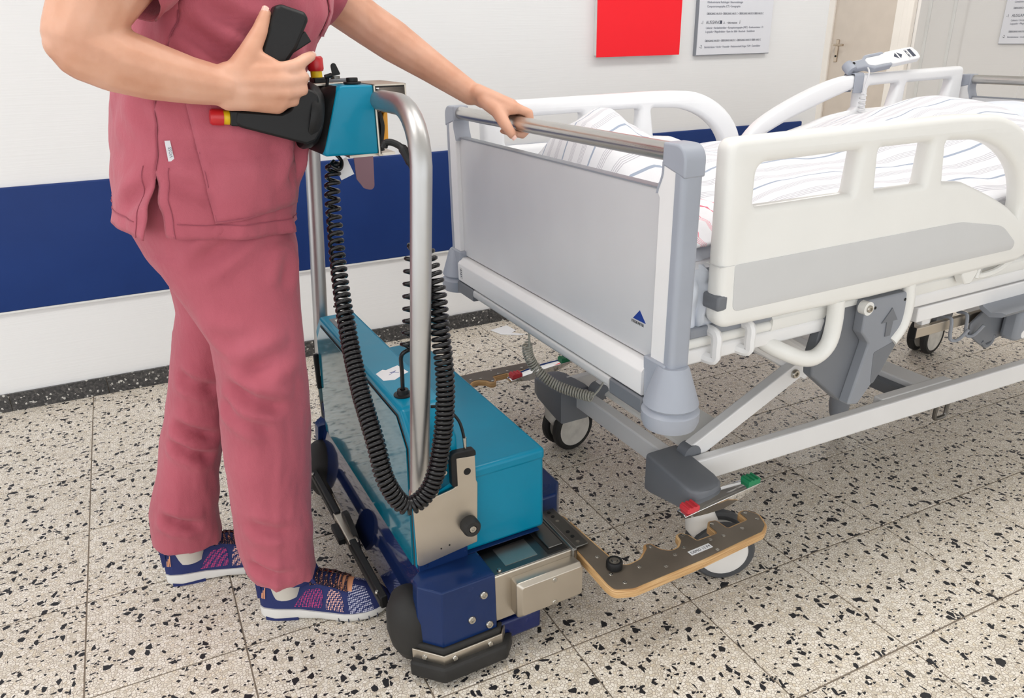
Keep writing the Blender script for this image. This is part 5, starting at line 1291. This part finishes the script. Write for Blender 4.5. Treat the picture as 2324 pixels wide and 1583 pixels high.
def build_nurse():
    N = thing('person', 'person standing in pink scrubs and navy running shoes, one hand on the bed bar', 'person', (0.07, 1.56, 0))
    inv = Matrix.Translation((-0.07, -1.56, 0))
    def fin(b, name, mat, par, **k): b.v = [inv @ Vector(v) for v in b.v]; return b.build(name, mat, par, **k)
    def fin_me(me, name, mat, par, **k): me.transform(inv); me.materials.clear(); return finish(name, me, mat, par, **k)
    bed = lambda x, y, z: Vector((BED[0][0]+x*math.cos(BED[1])-y*math.sin(BED[1]), BED[0][1]+x*math.sin(BED[1])+y*math.cos(BED[1]), z))
    # ---- body: one continuous skin surface
    b = MB()
    chain(b, [((0.09, 1.60, .88), .110), ((0.12, 1.60, 1.02), .115), ((0.18, 1.61, 1.22), .115), ((0.20, 1.61, 1.33), .10)])
    chain(b, [((0.19, 1.50, 1.375), .055), ((0.20, 1.61, 1.40), .065), ((0.21, 1.72, 1.375), .055)])
    chain(b, [((0.20, 1.61, 1.42), .058), ((0.235, 1.61, 1.50), .052), ((0.26, 1.61, 1.56), .054)])
    HP_ = head_mesh(b, (0.285, 1.61, 1.635), (0.95, -0.05, -0.30))
    for hip, knee, ank in (((0.10, 1.505, .86), (0.125, 1.455, .50), (0.115, 1.455, .09)), ((0.115, 1.66, .86), (0.035, 1.685, .48), (-0.072, 1.688, .09))):
        chain(b, [(hip, .060), (knee, .048), (ank, .028)])
        d = Vector((math.cos(-.45), math.sin(-.45), 0)) if hip[1] < 1.6 else Vector((1, -.12, 0))
        capsule(b, Vector(ank)+Vector((0, 0, -.045)), Vector(ank)+d*.10+Vector((0, 0, -.060)), .022, .014)
    # right arm: shoulder, elbow, wrist
    chain(b, [((0.15, 1.465, 1.395), .056), ((0.06, 1.415, 1.345), .061), ((-0.022, 1.375, 1.262), .0585), ((-0.050, 1.365, 1.212), .0520)])
    chain(b, [((-0.046, 1.365, 1.196), .0515), ((-0.012, 1.367, 1.178), .0500), ((0.035, 1.370, 1.160), .0455), ((0.09, 1.374, 1.143), .0375), ((0.138, 1.376, 1.132), .0315)])
    capsule(b, (-0.072, 1.358, 1.200), (-0.060, 1.36, 1.21), .030, .034)
    W_ = Vector((0.140, 1.376, 1.131))
    kn = [Vector((.229, 1.374, 1.153)), Vector((.240, 1.369, 1.137)), Vector((.239, 1.370, 1.118)), Vector((.228, 1.376, 1.101))]
    fans = [Vector((.150, 1.376, 1.148)), Vector((.148, 1.374, 1.137)), Vector((.147, 1.374, 1.125)), Vector((.146, 1.376, 1.114))]
    for a, k_, r1, r2 in zip(fans, kn, (.022, .023, .023, .022), (.0140, .0142, .0140, .0138)): capsule(b, a, k_, r1, r2)
    for p, q in zip(kn, kn[1:]): capsule(b, p.lerp(fans[1], .18), q.lerp(fans[1], .18), .0138, .0138)
    capsule(b, (.155, 1.378, 1.112), (.222, 1.380, 1.098), .019, .0155)
    fg = [[kn[0], (.259, 1.368, 1.160), (.281, 1.382, 1.170), (.293, 1.402, 1.173)],
          [kn[1], (.268, 1.371, 1.141), (.276, 1.399, 1.139), (.262, 1.428, 1.133)],
          [kn[2], (.266, 1.375, 1.121), (.271, 1.403, 1.119), (.256, 1.430, 1.114)],
          [kn[3], (.251, 1.383, 1.103), (.255, 1.408, 1.101), (.242, 1.429, 1.098)]]
    for f, r in zip(fg, (.0105, .0108, .0104, .0096)): chain(b, [(f[0], r*1.16), (f[1], r*1.03), (f[2], r*.94), (f[3], r*.82)])
    th = [Vector((.166, 1.377, 1.150)), Vector((.189, 1.381, 1.182)), Vector((.211, 1.391, 1.213)), Vector((.2255, 1.398, 1.240))]
    chain(b, list(zip(th, (.0235, .0172, .0132, .0098))))
    capsule(b, (.192, 1.380, 1.178), (.226, 1.377, 1.160), .0135, .011)   # web of the thumb
    capsule(b, (.170, 1.377, 1.156), (.210, 1.376, 1.140), .021, .016)
    # left arm reaching to the push bar of the bed
    S1 = Vector((0.26, 1.755, 1.405)); E1 = Vector((0.500, 1.775, 1.232)); W1 = bed(-0.070, 0.222, 1.076)
    chain(b, [(S1, .064), (S1.lerp(E1, .5), .054), (E1, .0465)])
    chain(b, [(E1, .0465), (E1.lerp(W1, .25), .0455), (E1.lerp(W1, .6), .036), (W1, .0275)])
    lk = [bed(-.004, .122, 1.0475), bed(.001, .145, 1.0515), bed(.001, .167, 1.0490), bed(-.004, .187, 1.0430)]
    lf = [bed(-.064, .196, 1.080), bed(-.063, .207, 1.080), bed(-.064, .218, 1.076), bed(-.066, .228, 1.070)]
    for a, k_, r1, r2 in zip(lf, lk, (.019, .020, .020, .018), (.0125, .0128, .0123, .0115)): capsule(b, a, k_, r1, r2)
    for p, q in zip(lk, lk[1:]): capsule(b, p.lerp(lf[1], .2), q.lerp(lf[1], .2), .0125, .0125)
    for i, (k_, r) in enumerate(zip(lk, (.0098, .0100, .0096, .0086))):
        y = [.112, .138, .162, .184][i]; e = -0.004*i
        chain(b, [(k_, r*1.15), (bed(.0255, y, 1.034+e), r*1.06), (bed(.0275, y-.003, 1.006+e), r*1.0), (bed(.006, y-.004, .987), r*.92), (bed(-.010, y-.004, .990), r*.8)])
    capsule(b, bed(-.050, .185, 1.062), bed(-.012, .135, 1.046), .019, .0145)
    capsule(b, bed(-.042, .148, 1.042), bed(-.004, .122, 1.044), .0155, .0125)
    capsule(b, bed(-.050, .205, 1.062), bed(-.012, .178, 1.046), .019, .014)
    lt = [bed(-.052, .178, 1.062), bed(-.040, .142, 1.040), bed(-.034, .116, 1.012), bed(-.024, .100, .990)]
    chain(b, list(zip(lt, (.0200, .0165, .0138, .0108))))
    me = remesh(b, .0036, 4, .5)
    BODY = fin_me(me, 'body', 'skin', N, smooth=180)
    # nails
    def nail(o, nrm, d, w, l):
        m = frame_matrix(o, d, Vector(nrm).cross(Vector(d))); bb = MB(); pts = []
        for i in range(5):
            u = -1+2*i/4; row = []
            for j in range(5):
                v = -1+2*j/4; row.append(m @ Vector((u*l*(1-.18*v*v), v*w, -.35*w*v*v-.0006*u*u)))
            pts.append(row)
        bb.grid(pts); fin(bb, 'nail', 'nail', BODY, smooth=180)
    dth = (th[3]-th[2]).normalized()
    nail(th[3]+dth*.003+Vector((-.004, -.0075, .0022)), (-.42, -.88, .22), dth, .0058, .0085)
    dl = (lt[3]-lt[2]).normalized(); nail(lt[3]+dl*.003+Vector((-.0040, -.0075, -.001)), (-.5, -.85, -.05), dl, .0058, .0075)
    d0 = (Vector(fg[0][3])-Vector(fg[0][2])).normalized(); nail(Vector(fg[0][3])+d0*.003+Vector((.006, .0, .004)), (.8, -.25, .45), d0, .0048, .006)
    face_parts(N, lambda x, y, z: inv @ HP_(x, y, z), 1.0, True)
    hb = hair_mesh(HP_, 1.0); fin(hb, 'hair', 'hair', N, smooth=80)
    # ---- scrub top: shell around the torso with a side slit
    TT = [(.84, -.074, .258, .205), (.90, -.071, .262, .203), (.94, -.066, .272, .199), (.98, -.060, .290, .196), (1.02, -.053, .311, .193), (1.06, -.045, .306, .189), (1.10, -.036, .302, .187), (1.14, -.024, .310, .184), (1.19, -.002, .342, .181), (1.24, .028, .374, .179), (1.30, .052, .376, .181), (1.36, .080, .340, .192), (1.41, .100, .305, .196), (1.45, .118, .285, .165), (1.475, .150, .268, .095)]
    cs = CR(((.02, 1.43, 1.30), (.20, 1.42, 1.14), .010, .018), ((.10, 1.42, 1.27), (.27, 1.43, 1.17), .008, .016), ((.06, 1.41, 1.03), (.26, 1.43, 1.015), .006, .016), ((.27, 1.46, 1.05), (.24, 1.44, .93), .008, .014), ((-.04, 1.47, 1.14), (.03, 1.42, 1.06), .006, .016),
            ((.02, 1.42, .99), (-.05, 1.47, .93), .006, .014), ((.03, 1.42, .985), (.12, 1.41, .93), .005, .014), ((.16, 1.41, 1.20), (.33, 1.46, 1.10), .006, .02), ((.24, 1.43, .99), (.29, 1.50, .90), .006, .016))
    TH0 = math.radians(-121)
    def top_pt(th, z, off=0.0):
        xb, xf, hw = ring_tab(TT, z); cx = (xb+xf)/2; a = (xf-xb)/2; cy = 1.605
        c, s = math.cos(th), math.sin(th)
        x = cx+a*math.copysign(abs(c)**.82, c); y = cy+hw*math.copysign(abs(s)**.80, s)
        n = Vector((c, s, 0)); p = Vector((x, y, z))
        d = off+.009*wr((p.x*1.2+p.y, p.z*0.55+p.y*.3), 9, 2)+.0065*wr((p.x+p.y+p.z*.5, p.z*.7), 21, 5)+.0035*wr((p.x+p.y-p.z*.4, p.z*.6), 44, 8)+2.2*crease_d(p, cs)
        if z < .93: d += .007*math.sin(th*9+1.0)*(.93-z)/.07
        return p+n*d
    NTH = 150; ZR = [i/70 for i in range(71)]
    pts = []
    for zi in ZR:
        row = []
        for j in range(NTH+1):
            u = j/NTH; th = TH0+2*PI*u
            fr = (1+math.cos(th))/2; z0 = .905-.050*fr**0.8
            z = z0+(1.472-z0)*zi
            p = top_pt(th, z)
            if z < .995:   # slit gap
                g = (.995-z)/.10
                if u < .12: w = (1-u/.12)**1.5; p += Vector((.020*g*w, -.004*g*w, 0))
                if u > .90: w = ((u-.90)/.10)**1.5; p += Vector((-.016*g*w, -.010*g*w, 0))
            row.append(p)
        pts.append(row)
    bt = MB(); bt.grid(pts); TOP = fin(bt, 'scrub_top', 'scrub', N, solid=.003, smooth=180)
    # pocket patch with stitched edge, chest pocket, seam, hem lines, size tag
    def strip(path, w, name, off, mat='scrub_seam'):
        bb = MB(); bb.tube([p for p in path], w, 6); return fin(bb, name, mat, TOP, smooth=60)
    def th_at(x, z, s=-1):
        lo, hi = -PI, 0.0
        for _ in range(40):
            m_ = (lo+hi)/2
            if top_pt(m_, z).x < x: lo = m_
            else: hi = m_
        return lo
    pp = []
    for i in range(15):
        v = i/14; z = .905+.205*v; row = []
        xa = .094-.012*v+.0; xb = .245+.008*v
        t0, t1 = th_at(xa, z), th_at(xb, z)
        zz = z+(.012 if v < .5 else 0)
        row = [top_pt(t0+(t1-t0)*j/16, z+(.008*j/16)*(1-v), .0035) for j in range(17)]; pp.append(row)
    bb = MB(); bb.grid(pp); fin(bb, 'pocket', 'scrub', TOP, solid=.002, smooth=180)
    strip([p[0]-Vector((-.003, .0015, 0)) for p in pp], .0008, 'stitching', 0); strip([p-Vector((0, .0015, -.003)) for p in pp[0]], .0008, 'stitching', 0)
    strip([top_pt(TH0, z, .0006) for z in [.985+.0175*i for i in range(16)]], .0009, 'side_seam', 0)
    strip([pts[3][j]+Vector((math.cos(TH0+2*PI*j/NTH), math.sin(TH0+2*PI*j/NTH), 0))*.0012 for j in range(4, 70)], .0008, 'hem_stitching', 0)
    strip([pts[3][j]+Vector((math.cos(TH0+2*PI*j/NTH), math.sin(TH0+2*PI*j/NTH), 0))*.0012 for j in range(110, NTH-3)], .0008, 'hem_stitching', 0)
    for j, nm in ((3, 'slit_stitching'), (NTH-3, 'slit_stitching')):
        strip([pts[i][j]+Vector((math.cos(TH0), math.sin(TH0), 0))*.0010 for i in range(0, 15)], .0007, nm, 0)
    chp = [[top_pt(-.62+.40*j/8, 1.205+.16*i/8, .004) for j in range(9)] for i in range(9)]
    bb = MB(); bb.grid(chp); fin(bb, 'chest_pocket', 'scrub', TOP, solid=.002, smooth=180); strip([p[0] for p in chp], .0009, 'stitching', 0); strip(chp[0], .0009, 'stitching', 0)
    tp0 = top_pt(th_at(.040, 1.03), 1.03, .004)
    bb = MB(); bb.loft([[tp0+Vector((dx, -.001*k, dz)) for dx, dz in ((0, -.017), (.010, -.017), (.0085, .017), (0, .017))] for k in (0, 1)]); TG = fin(bb, 'size_tag', 'sign_white', TOP, smooth=0)
    mw = frame_matrix(inv @ (tp0+Vector((.0085, -.0014, -.011))), (0, 0, 1), (-1, 0, 0)); text('VOSS', .0075, 'tag_lettering', 'ink', TG, mw)
    # sleeves
    def sleeve(A, D, r0, r1, name):
        A, D = Vector(A), Vector(D); d = (D-A).normalized(); u = d.cross(Vector((0, 1, 0.2))).normalized(); v = d.cross(u); pts = []
        for i in range(15):
            t = i/14; row = []
            for k in range(37):
                a = 2*PI*k/36; r = r0+(r1-r0)*t+.005*wr((a*1.3, t*2), 1.6, 3)*t+(.0025 if 11 <= i <= 12 else 0)
                row.append(A.lerp(D, t)+u*math.cos(a)*r+v*math.sin(a)*r)
            pts.append(row)
        bb = MB(); bb.grid(pts); return fin(bb, name, 'scrub', TOP, solid=.003, smooth=180)
    sleeve((.165, 1.475, 1.42), (.012, 1.392, 1.292), .074, .078, 'sleeve')
    sleeve(S1+Vector((-.03, -.01, .01)), S1.lerp(E1, .76)+Vector((-.004, 0, .002)), .076, .066, 'sleeve')
    # ---- trousers: both legs as one surface
    b = MB()
    def leg(tab, n=28):
        rings = []
        for z, xb, xf, yc, hy, tl in tab:
            cx = (xb+xf)/2; a = (xf-xb)/2
            rings.append([(cx+a*math.copysign(abs(math.cos(2*PI*k/n))**.9, math.cos(2*PI*k/n)), yc+hy*math.copysign(abs(math.sin(2*PI*k/n))**.9, math.sin(2*PI*k/n)), z+tl*math.cos(2*PI*k/n)) for k in range(n)])
        b.loft(rings)
    leg([(.70, .03, .235, 1.58, .12, 0), (.76, .005, .250, 1.58, .165, 0), (.82, -.030, .254, 1.585, .182, 0), (.89, -.052, .248, 1.59, .184, 0), (.98, -.04, .22, 1.60, .165, 0)])
    leg([(.122, .036, .180, 1.447, .078, -.016), (.20, .030, .184, 1.448, .082, -.008), (.32, .033, .196, 1.452, .085, 0), (.42, .036, .209, 1.455, .088, 0), (.50, .040, .218, 1.458, .092, 0), (.58, .052, .224, 1.465, .096, 0), (.66, .050, .229, 1.476, .100, 0), (.74, .018, .236, 1.492, .102, 0), (.84, -.025, .245, 1.51, .105, 0)])
    leg([(.105, -.146, .006, 1.688, .074, -.010), (.18, -.140, .010, 1.688, .076, -.006), (.28, -.108, .030, 1.690, .078, 0), (.38, -.080, .058, 1.690, .080, 0), (.46, -.056, .085, 1.690, .084, 0), (.56, -.028, .125, 1.685, .090, 0), (.67, .000, .180, 1.675, .096, 0), (.76, -.005, .215, 1.665, .10, 0), (.84, -.02, .235, 1.65, .105, 0)])
    me = remesh(b, .0075, 3, .5)
    cs2 = CR(((.05, 1.40, .60), (.16, 1.365, .535), .010, .016), ((.045, 1.42, .57), (.13, 1.365, .50), .008, .014), ((.20, 1.40, .66), (.09, 1.37, .62), .006, .018), ((.03, 1.40, .82), (.17, 1.395, .90), .006, .016), ((.235, 1.43, .84), (.20, 1.40, .76), .006, .016),
             ((.05, 1.38, .30), (.13, 1.365, .26), .005, .014), ((.04, 1.39, .20), (.12, 1.365, .15), .006, .012), ((-.06, 1.615, .44), (.05, 1.61, .38), .008, .014), ((-.07, 1.62, .40), (.03, 1.61, .33), .007, .013), ((-.12, 1.62, .22), (-.03, 1.61, .17), .007, .013), ((.0, 1.40, .72), (.10, 1.375, .68), .006, .016), ((-.02, 1.62, .55), (.06, 1.60, .50), .007, .014))
    nv = [v.normal.copy() for v in me.vertices]
    for v, n_ in zip(me.vertices, nv):
        p = v.co; d = 2.3*crease_d(p, cs2)+.006*wr((p.x*1.4+p.y, p.z*.4), 8, 7)+(.0035*wr((p.x*1.5+p.y+p.z*.3, p.z*.5), 20, 4)+.0015*wr((p.x*1.5+p.y-p.z*.4, p.z*.6), 40, 4))*(1.0 if p.z < .62 else .35)
        d += .0035*math.exp(-((p.x-(.115+.15*(p.z-.3)))/.007)**2)*(1 if p.y < 1.45 and p.z < .55 else 0)
        v.co = p+n_*d
    TR = fin_me(me, 'scrub_trousers', 'scrub', N, smooth=180)
    # ---- feet
    for hl, an, ank, lb in (((.063, 1.478), math.radians(-24), (.118, 1.453), 'right running shoe turned outwards in front'), ((-.128, 1.693), math.radians(-7), (-.068, 1.687), 'left running shoe behind')):
        U = make_shoe(N, (hl[0]-.07, hl[1]-1.56), an, lb)
        b = MB(); b.tube([(ank[0], ank[1], .055), (ank[0]-.002, ank[1], .09), (ank[0]-.004, ank[1], .13), (ank[0]-.004, ank[1], .19)], [.034, .036, .037, .040], 20); SK = fin(b, 'sock', 'sock', N, smooth=80)
        if lb.startswith('left'):
            b = MB(); c = Vector((ank[0], ank[1]-.0375, .106)); b.tube(spline([c+Vector((-.008, .001, .006)), c+Vector((.002, 0, .002)), c+Vector((.012, .001, .003)), c+Vector((.022, .006, .006))], 4), [.001+.0015*(k % 13 > 4) for k in range(13)], 6); fin(b, 'sock_emblem', 'magenta', SK)
    return N
build_nurse()

def build_patient():
    Pn = thing('person', 'patient lying in the bed under the striped duvet, a bit of bare skin showing', 'person', BED[0], BED[1])
    b = MB()
    chain(b, [((1.22, 0, .875), .090), ((1.44, 0, .88), .095), ((1.68, 0, .875), .095), ((1.77, 0, .88), .085)])
    chain(b, [((1.75, -.16, .88), .055), ((1.78, 0, .89), .065), ((1.75, .16, .88), .055)])
    chain(b, [((1.78, 0, .89), .055), ((1.88, 0, .915), .050)])
    HP_ = head_mesh(b, (1.965, 0, .955), (-.25, 0, .97))
    for s in (-1, 1):
        chain(b, [((1.22, s*.08, .865), .070), ((.76, s*.09, .850), .048), ((.34, s*.09, .848), .034)]); capsule(b, (.34, .06+s*.05, .85), (.25, .10+s*.04, .93), .03, .020)
    chain(b, [((1.75, .18, .88), .050), ((1.52, .22, .868), .040), ((1.38, .14, .87), .030)])
    chain(b, [((1.75, -.18, .88), .050), ((1.66, -.27, .875), .043), ((1.72, -.19, .905), .038), ((1.785, -.085, .950), .030), ((1.80, -.04, .962), .026)])
    for k in range(4): chain(b, [((1.80, -.04, .962), .020), ((1.79+.016*k, .015, .966), .011), ((1.795+.016*k, .05, .952), .0085)])
    chain(b, [((1.785, -.06, .96), .016), ((1.765, -.02, .955), .010), ((1.765, .01, .948), .009)])
    me = remesh(b, .006, 4, .5); me.materials.clear(); finish('body', me, 'skin', Pn, smooth=180)
    face_parts(Pn, HP_, 1.0, True); hair_mesh(HP_, 1.0, False).build('hair', 'hair', Pn, smooth=80)
    b = MB(); b.loft([[(x, hw*math.cos(2*PI*k/28), zc+zz*math.sin(2*PI*k/28)) for k in range(28)] for x, hw, zc, zz in ((1.44, .17, .88, .102), (1.56, .18, .88, .104), (1.70, .18, .88, .102), (1.79, .15, .88, .092))]); b.build('gown', 'blue_cloth', Pn, smooth=60)
    t = thing('pillow', 'white pillow under the patient at the head of the bed', 'pillow', BED[0], BED[1])
    b = MB(); rings = []
    for i in range(17):
        u = -1+2*i/16; e = (1-abs(u)**4)**.5; rings.append([(1.97+.17*math.copysign(abs(math.cos(2*PI*k/32))**.6, math.cos(2*PI*k/32))*(.85+.15*e), u*.33, .828+.024+.05*e*math.copysign(abs(math.sin(2*PI*k/32))**.8, math.sin(2*PI*k/32))) for k in range(32)])
    b.loft(rings); b.build('pillow_case', 'blue_cloth', t, smooth=80)
build_patient()
